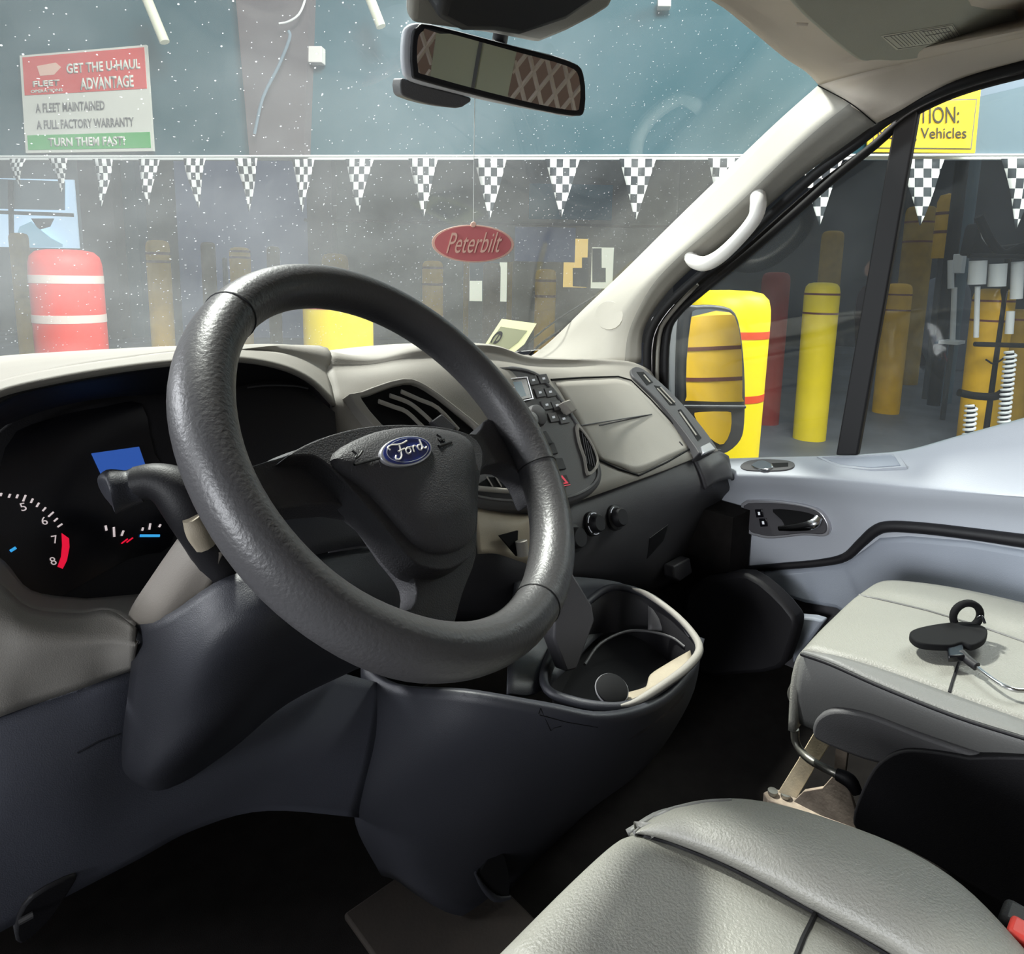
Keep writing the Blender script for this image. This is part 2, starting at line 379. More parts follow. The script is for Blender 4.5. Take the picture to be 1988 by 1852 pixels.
e1 = [dp[-1], PX(1745, 216, .82), PX(1806, 180, .825), PX(1880, 148, .83), PX(2040, 106, .84)]
patch('roof_rail_trim', [q0, e0, e1], 'liner', lin_, sub=4, th=.008)
patch('rear_roof_trim', [h3+[q0[-1], e0[-1], e1[-1]], [V((p.x, -.75, p.z+.03)) for p in h3+[q0[-1], e0[-1], e1[-1]]]], 'liner', lin_, sub=2, th=.008)
tube('rail_joint', [p+(CAM-p).normalized()*.001 for p in spline([gp[-1], rp[-1], dp[-1]], 6)], .0012, 'deep', lin_, 6)
roof = tag(prism('ceiling', [V((-.9, .78, 2.22)), V((.82, .78, 2.22)), V((.82, -.9, 2.3)), V((-.9, -.9, 2.3))], V((0, 0, -1)), .03, 'liner'), 'upper roof skin over the cab', 'headliner', kind='structure')
hb = tag(prism('trim_2', [ws(-.9, 1.06), ws(.15, 1.10), ws(.15, 1.3), ws(-.9, 1.3)], -WSN, .02, 'liner'), 'header trim along windshield top', 'header trim', kind='structure')
vz = empty('sun_visor', PY(1750, 30, .45), 'folded grey vinyl sun visor with warning label above passenger window', 'sun visor')
vp = [PY(x, y, v) for x, y, v in ((1500, -70, .47), (1527, 0, .52), (1600, 68, .55), (1655, 112, .57), (1690, 122, .56), (1760, 112, .50), (1900, 92, .42), (1968, 70, .37), (1985, 50, .355), (1960, -10, .345), (1920, -90, .33))]
vc, vn = newell(vp); vc = vc+vn*.03; vpl = [PP(*p, vc, vn) for p in ((1490, -90), (1530, 0), (1600, 68), (1650, 108), (1672, 120), (1700, 119), (1760, 118), (1900, 95), (1962, 78), (1984, 55), (1970, 10), (1925, -90))]
vb = prism('visor_body', spline(vpl, 5, True), vn, .018, 'visor', vz, .006, seg=3)
def vpp(x, y, h=.001): return PP(x, y, vc+vn*h, vn)
lab = [vpp(*p) for p in ((1710, 70), (1850, 47), (1870, 78), (1740, 97))]
lb = prism('warning_label', lab, vn, .001, mat('pale label', (205, 203, 188), .7), vz)
lines('label_print', [[vpp(a, b, .0015), vpp(c, d, .0015)] for a, b, c, d in [(1716, 72, 1744, 95), (1744, 95, 1866, 77), (1866, 77, 1848, 49), (1848, 49, 1716, 72)]+[(1722+k*7, 72-k*1.1, 1745+k*6.6, 92-k*1.0) for k in range(1, 18)]+[(1790, 62, 1840, 54), (1796, 70, 1846, 61)]], .0004, 'signgrey', lb)
tube('visor_clip', [PY(1545, 47, .60), PY(1568, 48, .585)], .003, 'liner', vz)
# seals round the passenger door opening
sl = [(1268, 860), (1258, 740), (1260, 655), (1292, 597), (1352, 540), (1420, 487), (1500, 412), (1580, 340), (1660, 280), (1730, 226), (1800, 187), (1880, 156), (1988, 125), (2060, 108)]
xs_ = (.885, .885, .88, .875, .87, .865, .86, .85, .845, .84, .84, .84, .845, .85)
seal = tag(tube('trim_3', [PX(x, y, v) for (x, y), v in zip(sl, xs_)], .012, 'rubber', sub=4, flat=1.2), 'black rubber door seal around passenger door opening', 'door seal', kind='structure')

# ================================================================== PASSENGER DOOR
door = empty('door_1', (.9, .5, .6), 'silver grey passenger door with black divider and armrest trim', 'door', kind='structure')
DX = .90
wf = [(1300, 900), (1292, 760), (1296, 650), (1318, 606), (1370, 560), (1450, 495), (1530, 425), (1620, 345), (1700, 280), (1760, 227), (1830, 190), (1900, 165), (1988, 142), (2070, 125)]
tube('window_frame', [PX(x, y, DX+.01) for x, y in wf]+[V((DX+.01, -.65, PX(*wf[-1], DX).z))], [.010]*15, 'rubber', door, sub=4, flat=1.2)
fb_ = [V((.905, p.y, p.z)) for p in [PX(x, y, v) for (x, y), v in zip(sl[1:], xs_[1:])]]
patch('frame_backing', [fb_[:13], [PX(x, y, .912) for x, y in wf[1:14]]], 'rubber', door, sub=3, th=.004)
tube('frame_lining', [PX(x-16, y+(4 if x < 1330 else -8), DX) for x, y in wf[:5]], .006, 'pillarside', door, sub=3)
prism('divider_bar', [PX(*p, DX) for p in ((1738, 222), (1785, 205), (1664, 884), (1622, 884))], V((-1, 0, 0)), .02, 'rubber', door, .004)
gl = prism('window_glass', [PX(*p, DX+.012) for p in ((1300, 900), (1290, 640), (1320, 600), (1450, 495), (1700, 285), (1830, 205), (2060, 150))]+[V((DX+.012, -.6, 2.02)), V((DX+.012, -.6, 1.36))]+[PX(*p, DX+.012) for p in ((2060, 830), (1988, 835), (1740, 900))], V((-1, 0, 0)), .004, 'sideglass', door)
r0 = [(1380, 892, .93), (1480, 889, .93), (1600, 886, .93), (1680, 882, .93), (1760, 874, .93), (1860, 848, .93), (1988, 815, .93), (2120, 780, .93)]
r1 = [(1380, 893, .91), (1480, 890, .905), (1600, 888, .905), (1680, 885, .905), (1765, 878, .905), (1865, 853, .905), (1988, 822, .905), (2120, 788, .905)]
r2 = [(1380, 915, .84), (1480, 916, .835), (1600, 920, .835), (1690, 926, .835), (1780, 934, .835), (1880, 942, .835), (1988, 950, .835), (2120, 958, .835)]
r3 = [(1380, 932, .832), (1480, 934, .828), (1600, 940, .828), (1690, 947, .828), (1780, 955, .828), (1880, 962, .828), (1988, 968, .828), (2120, 975, .828)]
r4 = [(1380, 975, .86), (1480, 978, .852), (1600, 985, .85), (1690, 990, .85), (1780, 995, .85), (1880, 1000, .85), (1988, 1010, .85), (2120, 1020, .85)]
r5 = [(1380, 1090, .87), (1480, 1088, .86), (1600, 1075, .855), (1690, 1045, .855), (1780, 1045, .855), (1880, 1050, .855), (1988, 1060, .855), (2120, 1070, .855)]
r6 = [(1380, 1125, .87), (1480, 1125, .855), (1600, 1110, .85), (1690, 1090, .85), (1780, 1090, .85), (1880, 1095, .85), (1988, 1100, .85), (2120, 1110, .85)]
dpn = patch('door_panel', [[PX(*p) for p in r]+[V((p_[2], -.15, PX(*p_).z)), V((p_[2], -.62, PX(*p_).z))] for r in (r0, r1, r2, r3, r4, r5, r6) for p_ in [r[-1]]], 'door', door, sub=5, th=.01)
# lower pocket panel and black groove
pk = [(1475, 1112), (1560, 1103), (1640, 1092), (1675, 1068), (1705, 1046), (1760, 1042), (1880, 1052), (1988, 1070), (2100, 1090), (2100, 1330), (1900, 1290), (1700, 1230), (1622, 1183), (1560, 1172), (1518, 1158), (1492, 1132)]
prism('pocket_panel', [PX(x, y, .845) for x, y in pk], V((-1, 0, 0)), .06, 'doorlow', door, .012, seg=3)
tube('black_groove_trim', [PX(x, y, .852) for x, y in ((1455, 1104), (1520, 1099), (1590, 1093), (1640, 1082), (1672, 1054), (1700, 1030), (1730, 1022), (1800, 1026), (1900, 1038), (1988, 1050), (2080, 1060))], [.008, .0085, .009, .010, .011, .0125, .013, .013, .013, .014, .014], 'black', door, sub=5, seg=12)
prism('door_lower_panel', [V((.878, 1.05, 1.1)), V((.878, -.7, 1.1)), V((.878, -.7, .55)), V((.878, 1.05, .55))], V((-1, 0, 0)), .02, 'dashdark', door)
tag(box('wall_right', (.90, -.78, 1.4), (.12, .34, 1.5), 'pillarside', bw=.02), 'grey B pillar behind the passenger door', 'pillar', kind='structure')
# inner handle
hn = 'door_panel'
hpl = (V((.845, .7, 1.0)), V((-1, 0, 0)))
bz = [(1438, 978), (1480, 971), (1540, 976), (1585, 988), (1604, 1008), (1610, 1030), (1600, 1042), (1560, 1040), (1500, 1046), (1470, 1042), (1448, 1030)]
hb_ = inlay('handle_bezel', bz, hn, .006, .02, 'silver', door, .003, 3, plane=hpl)
inlay('handle_plate', [(994+(x-994)*1+(1522-x)*.06, y+(1010-y)*.14) for x, y in bz], hn, .009, .01, 'dashdark', hb_, .002, 3, plane=hpl)
inlay('handle_recess', [(1500, 989), (1555, 993), (1585, 1004), (1570, 1022), (1530, 1026), (1518, 1010)], hn, .0105, .004, 'deep', hb_, 0, 3, plane=hpl)
tube('release_lever', [PX(x, y, v) for x, y, v in ((1512, 1026, .828), (1545, 1024, .818), (1578, 1018, .815), (1590, 1004, .828))], [.006, .009, .012, .009], 'chrome', hb_, sub=4, flat=.6, nrm=V((1, 0, 0)))
for k, (x, y) in enumerate(((1473, 997), (1481, 1015))):
    b_ = inlay('lock_button', [(x-8, y-8), (x+6, y-9), (x+9, y+7), (x-5, y+8)], hn, .012, .006, 'gloss', hb_, .001, plane=hpl)
    inlay('lock_symbol', [(x-2, y-3), (x+2, y-3), (x+3, y+3), (x-1, y+3)], hn, .0125, .001, 'glyph', b_, 0, plane=hpl)
prism('map_pocket', [PX(x, y, .80) for x, y in ((1538, 1196), (1580, 1200), (1600, 1206), (1575, 1240), (1550, 1270), (1538, 1290))], V((-1, 0, 0)), .03, 'doorlow', door, .006)
# window switch and ledge pocket on the sill
sw = [(1437, 905), (1450, 895), (1480, 891), (1525, 893), (1542, 899), (1535, 909), (1500, 913), (1450, 912)]
swb = inlay('switch_bezel', sw, hn, .003, .008, 'pod', door, .001, 3)
inlay('window_switch', [(1458, 903), (1475, 893), (1492, 896), (1500, 906), (1480, 911)], hn, .007, .006, 'chrome', swb, .002, 3)
inlay('switch_slot', [(1498, 899), (1530, 898), (1530, 905), (1503, 907)], hn, .0035, .003, 'deep', swb)
lg = [(1585, 886), (1660, 884), (1742, 879), (1760, 906), (1690, 911), (1625, 906)]
ring('ledge_pocket_rim', lg, hn, .003, .006, 'door', door, .88, 0)
inlay('ledge_pocket', [(1600, 890), (1660, 888), (1735, 883), (1748, 903), (1690, 907), (1632, 902)], hn, .0015, .003, 'doorlow', door, 0)
# grab handle (on the pillar)
gh = empty('grab_handle', PX(1400, 470, .84), 'white grab handle on the passenger A pillar', 'grab handle')
tube('handle_bar', [PX(x, y, v) for x, y, v in ((1338, 492, .835), (1345, 506, .815), (1368, 512, .79), (1398, 497, .775), (1435, 462, .77), (1465, 424, .775), (1472, 398, .785), (1472, 378, .81), (1478, 368, .83))], [.014, .0175, .019, .0175, .0165, .017, .019, .018, .014], 'handle', gh, sub=5, seg=14)
for x, y in ((1343, 498), (1474, 385)):
    lathe('mount_cap', [(.0, .018), (.012, .017), (.018, .012), (.019, 0)], 'handle', gh, 20, PX(x, y, .838), V((-1, -.2, 0)))

# ================================================================== DASHBOARD
dash = empty('dashboard', (0, 1.0, 1.0), 'grey dashboard with radio console, glove box and cluster hood', 'dashboard')
A = [(620, 678, .98), (700, 690, .98), (780, 672, .98), (860, 665, .98), (940, 668, .98), (1010, 690, 1.02), (1090, 695, 1.1), (1160, 697, 1.15), (1215, 702, 1.17), (1245, 712, 1.18)]
B = [(632, 715, .915), (716, 712, .92), (795, 700, .92), (880, 690, .93), (960, 690, .94), (1028, 708, .97), (1104, 710, 1.07), (1172, 710, 1.11), (1232, 715, 1.13), (1275, 737, 1.13)]
Cc = [(640, 752, .88), (735, 738, .88), (825, 735, .88), (912, 735, .885), (990, 735, .89), (1060, 738, .93), (1130, 735, 1.0), (1192, 733, 1.06), (1245, 742, 1.08), (1300, 765, 1.07)]
Dd = [(646, 792, .853), (765, 805, .84), (868, 815, .84), (945, 840, .84), (1030, 855, .84), (1115, 860, .86), (1190, 835, .91), (1255, 822, .94), (1310, 808, .97), (1355, 825, .965)]
Ee = [(655, 880, .84), (790, 900, .82), (900, 960, .80), (960, 1005, .80), (1035, 1005, .80), (1110, 978, .82), (1208, 942, .825), (1290, 912, .835), (1350, 888, .85), (1394, 874, .85)]
RA = [PY(*p) for p in A]
back2 = [V((p.x*1.0, 1.35, p.z-.05)) for p in RA]; back3 = [V((p.x*1.02, 1.68, 1.335)) for p in RA]
dt = patch('upper_panel', [back3, back2, RA]+[[PY(*p) for p in r] for r in (B, Cc, Dd, Ee)], 'dash', dash, sub=5, th=.008)
# hood over the gauges
lipx = [(-70, 815, .64), (0, 772, .66), (110, 745, .68), (230, 724, .71), (335, 711, .74), (450, 703, .78), (540, 717, .81), (600, 745, .835), (645, 790, .85)]
crx = [(-70, 775, .70), (0, 748, .73), (110, 722, .76), (230, 703, .80), (335, 690, .84), (450, 679, .88), (520, 676, .93), (570, 677, .955), (620, 678, .98)]
lip = [PY(*p) for p in lipx]; cre = [PY(*p) for p in crx]
mid = [(a+b)/2+V((0, 0, .004)) for a, b in zip(lip, cre)]
patch('gauge_hood', [[V((p.x, 1.68, 1.335)) for p in cre], [V((p.x, 1.32, p.z-.05)) for p in cre], cre, mid, lip], 'dash', dash, sub=5, th=.006)
# inside of the hood
inn = [V((p.x+.01, p.y+.015, p.z-.006)) for p in lip]
bk = [PY(*p) for p in ((-70, 860, .78), (0, 830, .78), (110, 790, .80), (230, 770, .82), (335, 765, .84), (450, 752, .86), (540, 748, .88), (600, 765, .89), (640, 800, .90))]
patch('hood_underside', [lip, inn, bk], 'black', dash, sub=4, th=.004)
cl = [(-80, 790), (60, 735), (330, 700), (450, 690), (560, 730), (650, 800), (655, 850), (560, 880), (470, 930), (420, 1040), (300, 1140), (240, 1200), (150, 1195), (60, 1185), (-20, 1130), (-90, 1080)]
cpl = (V((-.5, .84, 1.40)), V((0, -.93, .36)).normalized())
clu = inlay('instrument_cluster', cl, None, 0, .03, 'black', dash, 0, 0, plane=cpl)
# thin bright rim line along the gauge lens, faint display panel
CN = cpl[1]
def cp(x, y, h=.002): return PP(x, y, cpl[0]+CN*h, CN)
tube('lens_rim', spline([cp(x, y, .01) for x, y in ((0, 838), (40, 808), (90, 789), (135, 778), (180, 774))], 5), .0014, 'pod', clu, 8)
tube('lens_rim', spline([cp(x, y, .01) for x, y in ((480, 752), (520, 748), (570, 749), (598, 754))], 5), .0014, 'pod', clu, 8)
inlay('gauge_lens', [(10, 870), (90, 815), (200, 790), (275, 785), (300, 880), (345, 950), (330, 1060), (250, 1085), (60, 1180), (-30, 1120)], None, .001, .004, 'gloss', clu, 0, 3, plane=cpl)
lc = inlay('trip_screen', [(178, 880), (270, 867), (290, 925), (205, 938)], None, .004, .003, 'lcd', clu, 0, plane=cpl)
text('odometer_digits', '01626', cp(215, 936, .006), cp(290, 924, .006)-cp(215, 936, .006), cp(208, 921, .006)-cp(215, 936, .006), 'lcdlit', lc, .3)
def ctext(nm, s, x, y, w, h, m, par, sk=6):
    a = cp(x-w/2+sk/2, y+h/2, .004); text(nm, s, a, cp(x+w/2+sk/2, y+h/2-2, .004)-a, cp(x-w/2-sk/2, y-h/2, .004)-a, m, par)
for s, x, y in (('5', 45, 985), ('6', 86, 1012), ('7', 107, 1048), ('8', 103, 1090)): ctext('gauge_numeral', s, x, y, 11, 15, 'gwhite', clu)
tk = [[cp(x, y, .004), cp(x+dx, y+dy, .004)] for x, y, dx, dy in ((3, 957, -2, 6), (20, 959, -3, 7), (35, 960, -3, 7), (50, 961, -5, 12), (64, 968, -4, 8), (76, 976, -5, 8), (89, 985, -6, 7), (104, 994, -10, 9), (112, 1006, -7, 6), (121, 1017, -9, 6))]
lines('gauge_ticks', tk, .0010, 'gwhite', clu)
inlay('redline_arc', [(120, 1035), (134, 1045), (135, 1062), (130, 1088), (122, 1104), (112, 1100), (119, 1080), (121, 1058)], None, .004, .002, 'gred', clu, plane=cpl)
lines('fuel_ticks', [[cp(205, 1020, .004), cp(207, 1030, .004)], [cp(221, 1023, .004), cp(222, 1042, .004)], [cp(240, 1030, .004), cp(236, 1040, .004)], [cp(278, 1024, .004), cp(276, 1030, .004)], [cp(292, 1016, .004), cp(290, 1028, .004)], [cp(312, 1018, .004), cp(309, 1023, .004)]], .0011, 'gwhite', clu)
lines('gauge_needle', [[cp(272, 1040, .004), cp(310, 1040, .004)]], .0016, 'gblue', clu)
lines('fuel_mark', [[cp(236, 1055, .004), cp(248, 1046, .004)], [cp(246, 1053, .004), cp(258, 1044, .004)]], .0008, 'gred', clu)
lines('telltale', [[cp(20, 1070, .004), cp(31, 1063, .004)]], .0016, 'gblue', clu)
# band below the gauges, beige lit lower bezel
bb = [[PY(*p) for p in r] for r in (
    [(-80, 1085, .74), (0, 1132, .73), (60, 1180, .72), (150, 1190, .715), (212, 1184, .71), (262, 1216, .68)],
    [(-80, 1200, .71), (0, 1220, .70), (60, 1235, .69), (150, 1240, .685), (210, 1240, .68), (262, 1245, .67)],
    [(-80, 1330, .71), (0, 1310, .70), (60, 1295, .695), (150, 1275, .69), (210, 1262, .685), (262, 1262, .67)],
    [(-80, 1420, .72), (0, 1392, .71), (60, 1370, .71), (150, 1340, .70), (210, 1318, .70), (262, 1300, .69)])]
patch('lower_gauge_bezel', bb, 'dash', dash, sub=4, th=.008)
patch('cluster_floor', [[PY(*p) for p in ((-80, 1085, .74), (0, 1132, .73), (60, 1180, .72), (150, 1190, .715), (212, 1184, .71), (262, 1216, .68))], [cp(*p, 0) for p in ((-60, 1040), (10, 1090), (60, 1145), (150, 1160), (190, 1160), (300, 1150))]], 'dash', dash, sub=4, th=.003)
# air vent left of the radio
vo = [(682, 772), (700, 760), (782, 734), (830, 748), (900, 800), (942, 836), (938, 850), (880, 852), (760, 850)]
vpl_ = plane_of(vo, 'upper_panel')
av = ring('air_vent', vo, None, .022, .035, 'dash', dash, .86, 3, plane=vpl_, bw=.002)
inlay('vent_opening', [(697, 775), (785, 743), (822, 754), (925, 840), (800, 848), (748, 840)], None, .013, .006, 'deep', av, 0, plane=vpl_)
vcn, vnn = vpl_
def vpt(x, y, h): return PP(x, y, vcn+vnn*h, vnn)
for a in ([(735, 779), (765, 790), (790, 800), (822, 830)], [(757, 768), (790, 780), (812, 795), (845, 825)], [(779, 760), (815, 776), (850, 792), (890, 834)]):
    tube('vent_slat', [vpt(x, y, .019) for x, y in a], .0022, 'dash', av, 8, sub=3, flat=2)
inlay('vent_slider', [(838, 818), (858, 803), (888, 830), (868, 842)], None, .026, .012, 'dashdark', av, .002, plane=vpl_)
# centre console pod
pp_ = [PY(960, 710, .91), PY(1165, 900, .80), PY(930, 985, .775)]
pn = (pp_[1]-pp_[0]).cross(pp_[2]-pp_[0]).normalized()
if pn.dot(CAM-pp_[0]) < 0: pn = -pn
POD = (pp_[0], pn)
def pq(x, y, h=0): return PP(x, y, POD[0]+pn*h, pn)
pod = inlay('radio_console', [(880, 745), (930, 716), (985, 706), (1040, 716), (1075, 745), (1110, 790), (1145, 845), (1168, 895), (1172, 930), (1150, 958), (1100, 978), (1020, 984), (930, 976), (880, 940), (862, 860), (865, 790)], None, 0, .11, 'pod', dash, .014, 4, plane=POD, seg=4, back=1.08)
ring('console_rim', [(885, 750), (932, 722), (985, 712), (1036, 721), (1070, 749), (1104, 793), (1138, 848), (1160, 896), (1164, 926), (1143, 951), (1098, 968), (1020, 974), (932, 966), (886, 934), (870, 860), (872, 795)], None, .003, .01, 'pod', pod, .965, 4, plane=POD, bw=.001)
rs = inlay('radio_screen_frame', [(960, 742), (1022, 735), (1032, 772), (990, 780)], None, .004, .004, 'gloss', pod, .0006, plane=POD)
inlay('radio_screen', [(978, 744), (1012, 740), (1022, 768), (994, 774)], None, .0046, .001, 'screen', rs, plane=POD)
ring('screen_rim', [(955, 738), (1024, 731), (1036, 774), (988, 784)], None, .005, .003, 'silver', rs, .94, 0, plane=POD)
text('screen_digits', '56', pq(990, 766, .006), pq(1002, 764, .006)-pq(990, 766, .006), pq(988, 752, .006)-pq(990, 766, .006), 'glyph', rs)
for i in range(4):
    for j in range(2 if i else 2):
        x = 1032+i*13+j*20; y = 738+i*24+j*(-3)+i*j*2
        b_ = inlay('radio_button', [(x-8, y-8), (x+9, y-10), (x+16, y+7), (x-1, y+10)], None, .003, .003, 'pod', pod, .001, plane=POD)
        inlay('button_mark', [(x+1, y-2), (x+6, y-3), (x+7, y+1), (x+2, y+2)], None, .0035, .001, 'glyph', b_, plane=POD)
kb = lathe('volume_knob', [(.0215, -.004), (.021, .012), (.019, .019), (.016, .021), (0, .021)], 'pod', pod, 30, pq(1034, 812, .0), pn)
ringpts = [pq(1034, 812, .022)]
lathe('knob_face', [(.013, 0), (.0125, .0015), (.0001, .0016)], 'gloss', kb, 24, pq(1034, 812, .021), pn)
inlay('button_bank', [(1040, 842), (1060, 836), (1076, 862), (1055, 872)], None, .004, .004, 'black', pod, .001, plane=POD)
for x, y in ((1062, 870), (1078, 900)):
    inlay('dash_switch', [(x-10, y-10), (x+14, y-12), (x+22, y+10), (x-2, y+13)], None, .004, .004, 'black', pod, .001, plane=POD)
hz = inlay('hazard_switch', [(1080, 925), (1100, 921), (1108, 940), (1084, 946)], None, .005, .004, 'black', pod, .001, plane=POD)
ht_ = inlay('hazard_triangle', [(1083, 941), (1091, 922), (1104, 938)], None, .0062, .001, 'hazard', hz, plane=POD)
inlay('triangle_centre', [(1087, 938), (1091, 928), (1098, 936)], None, .0066, .001, 'black', hz, plane=POD)
lines('hazard_glow', [[pq(1082, 945, .006), pq(1107, 941, .006)]], .0007, 'hazard', hz)
sv = inlay('side_vent', [(1125, 835), (1140, 850), (1157, 885), (1158, 905), (1145, 915), (1137, 885), (1128, 858)], None, .004, .006, 'deep', pod, 0, 3, plane=POD)
ring('side_vent_rim', [(1122, 822), (1146, 852), (1162, 888), (1160, 908), (1143, 922), (1136, 888), (1125, 855)], None, .007, .006, 'dash', pod, .86, 3, plane=POD)
for k in range(4):
    tube('side_vent_slat', [pq(1130+k*5, 840+k*8, .005), pq(1140+k*5, 900+k*2, .005)], .0012, 'dashdark', sv, 6)
tab = inlay('pull_tab', [(1093, 780), (1107, 775), (1121, 795), (1110, 801)], None, .018, .025, 'dash', pod, .002, plane=POD)
# low vent at the foot of the console (seen through the wheel)
lv = inlay('low_vent', [(928, 940), (950, 926), (985, 928), (1010, 940), (1010, 952), (970, 950), (930, 948)], None, .004, .004, 'deep', pod, 0, plane=POD)
for x in (945, 962, 980): tube('low_vent_slat', [pq(x, 925, .006), pq(x+12, 945, .006)], .0013, 'dash', lv, 6)
tube('low_vent_sill', [pq(928, 948, .008), pq(970, 952, .008), pq(1015, 955, .008)], .0045, 'dash', pod, 8, sub=3)
# glove box lid
gb = [(1078, 737), (1198, 731), (1235, 748), (1268, 785), (1305, 832), (1345, 870), (1300, 894), (1238, 922), (1180, 898), (1150, 880), (1118, 800)]
def shellpatch(name, ggrid, s, h, m, par, sub=4, th=.004):
    rows = []
    for r in ggrid:
        rr = []
        for x, y in r:
            p = hit(x, y, s); rr.append(p+(CAM-p).normalized()*h)
        rows.append(rr)
    return patch(name, rows, m, par, sub=sub, th=th)
gg = [[(1078, 741), (1120, 739), (1165, 737), (1198, 736), (1222, 744)],
      [(1105, 785), (1150, 782), (1195, 780), (1230, 776), (1258, 778)],
      [(1130, 830), (1175, 828), (1222, 823), (1260, 815), (1292, 815)],
      [(1150, 868), (1195, 868), (1240, 862), (1285, 850), (1322, 846)],
      [(1165, 890), (1205, 905), (1240, 917), (1295, 892), (1340, 870)]]
gx = shellpatch('glove_box_lid', gg, 'upper_panel', .006, 'dash', dash, th=.006)
def sp(x, y, s, h):
    p = hit(x, y, s); return p+(CAM-p).normalized()*h
def resamp(px, k=6):
    out = []
    for a, b in zip(px[:-1], px[1:]):
        for t in range(k): out.append((a[0]+(b[0]-a[0])*t/k, a[1]+(b[1]-a[1])*t/k))
    out.append(px[-1]); return out
def seam(name, px, s, r, m, par, h=.0005, sub=4):
    return tube(name, [sp(x, y, s, h) for x, y in resamp(px, sub)], r, m, par, 6)
seam('lid_gap', [(1070, 737), (1130, 733), (1200, 731), (1225, 738), (1262, 774), (1300, 815), (1345, 868), (1295, 897), (1240, 923), (1200, 910), (1163, 893)], 'upper_panel', .0022, 'deep', gx, .004)
seam('lid_crease', [(1163, 826), (1220, 814), (1280, 801)], 'glove_box_lid', .0016, 'dashdark', gx)
lk = seam('lid_latch_mark', [(1319, 858), (1325, 865)], 'glove_box_lid', .0022, 'black', gx)
# end vent by the door
ev = [(1226, 716), (1240, 712), (1268, 730), (1310, 768), (1350, 812), (1385, 858), (1390, 874), (1362, 880), (1352, 868), (1320, 825), (1280, 778), (1242, 742), (1228, 728)]
epl = newell([hit(x, y, 'upper_panel') for x, y in ((1235, 722), (1300, 770), (1375, 868), (1350, 860), (1280, 775))])
eo = inlay('end_vent', ev, None, .010, .03, 'dashdark', dash, .003, 3, plane=epl)
for q in ([(1236, 722), (1250, 722), (1268, 742), (1256, 748)], [(1270, 748), (1282, 750), (1312, 786), (1300, 786)], [(1316, 796), (1322, 794), (1362, 850), (1355, 856)]):
    inlay('end_vent_opening', q, None, .0112, .002, 'deep', eo, plane=epl)
ecn, enn = epl
for q in ([(1250, 728), (1262, 742)], [(1276, 754), (1304, 784)], [(1282, 752), (1310, 782)], [(1320, 800), (1352, 845)]):
    tube('end_vent_slat', [PP(x, y, ecn+enn*.013, enn) for x, y in q], .0022, 'dash', eo, 6)
inlay('end_vent_tip', [(1362, 866), (1378, 858), (1390, 872), (1366, 880)], None, .014, .01, 'silver', eo, .002, plane=epl)
# dark right end cap
patch('end_cap', [[PY(*p) for p in r] for r in (
    [(1345, 885, .86), (1370, 880, .855), (1396, 876, .85), (1415, 885, .86)],
    [(1362, 925, .83), (1385, 905, .825), (1412, 900, .83), (1424, 930, .86)],
    [(1370, 950, .82), (1395, 935, .815), (1422, 930, .83), (1428, 942, .87)])], 'dashdark', dash, th=.006)
# lower dash
ld = [[(640, 870, .86), (790, 880, .85), (900, 940, .83), (1000, 985, .825), (1110, 960, .845), (1210, 926, .855), (1290, 896, .865), (1350, 872, .88), (1400, 872, .885)],
      [(640, 905, .84), (790, 910, .83), (900, 966, .81), (1000, 1011, .81), (1110, 985, .826), (1210, 951, .831), (1290, 921, .84), (1350, 896, .856), (1400, 890, .87)],
      [(640, 1000, .80), (790, 1000, .80), (900, 1030, .79), (1000, 1060, .79), (1110, 1040, .80), (1215, 1010, .81), (1300, 975, .82), (1372, 948, .83), (1428, 945, .86)],
      [(640, 1080, .80), (790, 1090, .80), (900, 1100, .79), (1000, 1120, .79), (1110, 1110, .81), (1220, 1085, .83), (1290, 1055, .86), (1375, 990, .88), (1430, 960, .90)],
      [(640, 1200, .85), (790, 1200, .85), (900, 1200, .84), (1000, 1190, .84), (1110, 1160, .86), (1220, 1140, .90), (1290, 1145, .94), (1385, 1060, .98), (1445, 1000, .98)]]
patch('lower_panel', [[PY(*p) for p in r] for r in ld], 'dashdark', dash, sub=5, th=.006)
# beige shelf behind the wheel
patch('beige_shelf', [[PY(*p) for p in r] for r in (
    [(920, 985, .79), (960, 992, .79), (1012, 998, .79), (1040, 996, .79)],
    [(925, 1030, .765), (960, 1022, .765), (1000, 1020, .765), (1040, 1010, .765)],
    [(930, 1075, .75), (965, 1075, .75), (1005, 1088, .75), (1040, 1100, .75)])], 'tan', dash, th=.004)
inlay('shelf_notch', [(970, 1040), (1006, 1030), (1004, 1080)], None, .0, .004, 'deep', dash, plane=(PY(985, 1055, .745), V((0, -1, .2)).normalized()))
tube('shelf_peg', [PY(1012, 1050, .735), PY(1016, 1078, .73)], .010, 'dash', dash, 10)
# climate knobs
for x, y, rr in ((1112, 1045, .024), (1150, 1017, .021), (1194, 1005, .023)):
    c_ = sp(x, y, 'lower_panel', .004); nn = V((.05, -.93, .35)).normalized()
    kn = lathe('climate_knob', [(rr*1.15, -.004), (rr*1.1, .004), (rr*.85, .006), (rr*.8, .018), (rr*.7, .021), (0, .021)], 'black', dash, 26, c_, nn)
    u_ = V((1, .05, 0)).normalized(); v_ = nn.cross(u_)
    lines('knob_marks', [[c_+nn*.007+(u_*cos(a)+v_*sin(a))*rr*.97 for a in [radians(b0+6*k) for k in range(8)]] for b0 in ((100, ) if rr != .021 else (60, 120, 180, 240, 300))], .0009, 'glyph', kn)
lines('heat_mark', [[sp(1124+k*1.5, 1028+k*5, 'lower_panel', .012) for k in range(6)]], .0011, 'hazard', dash)
sk_ = inlay('side_slot', [(1262, 1045), (1298, 1018), (1288, 1050), (1256, 1085)], 'lower_panel', .001, .003, 'black', dash)
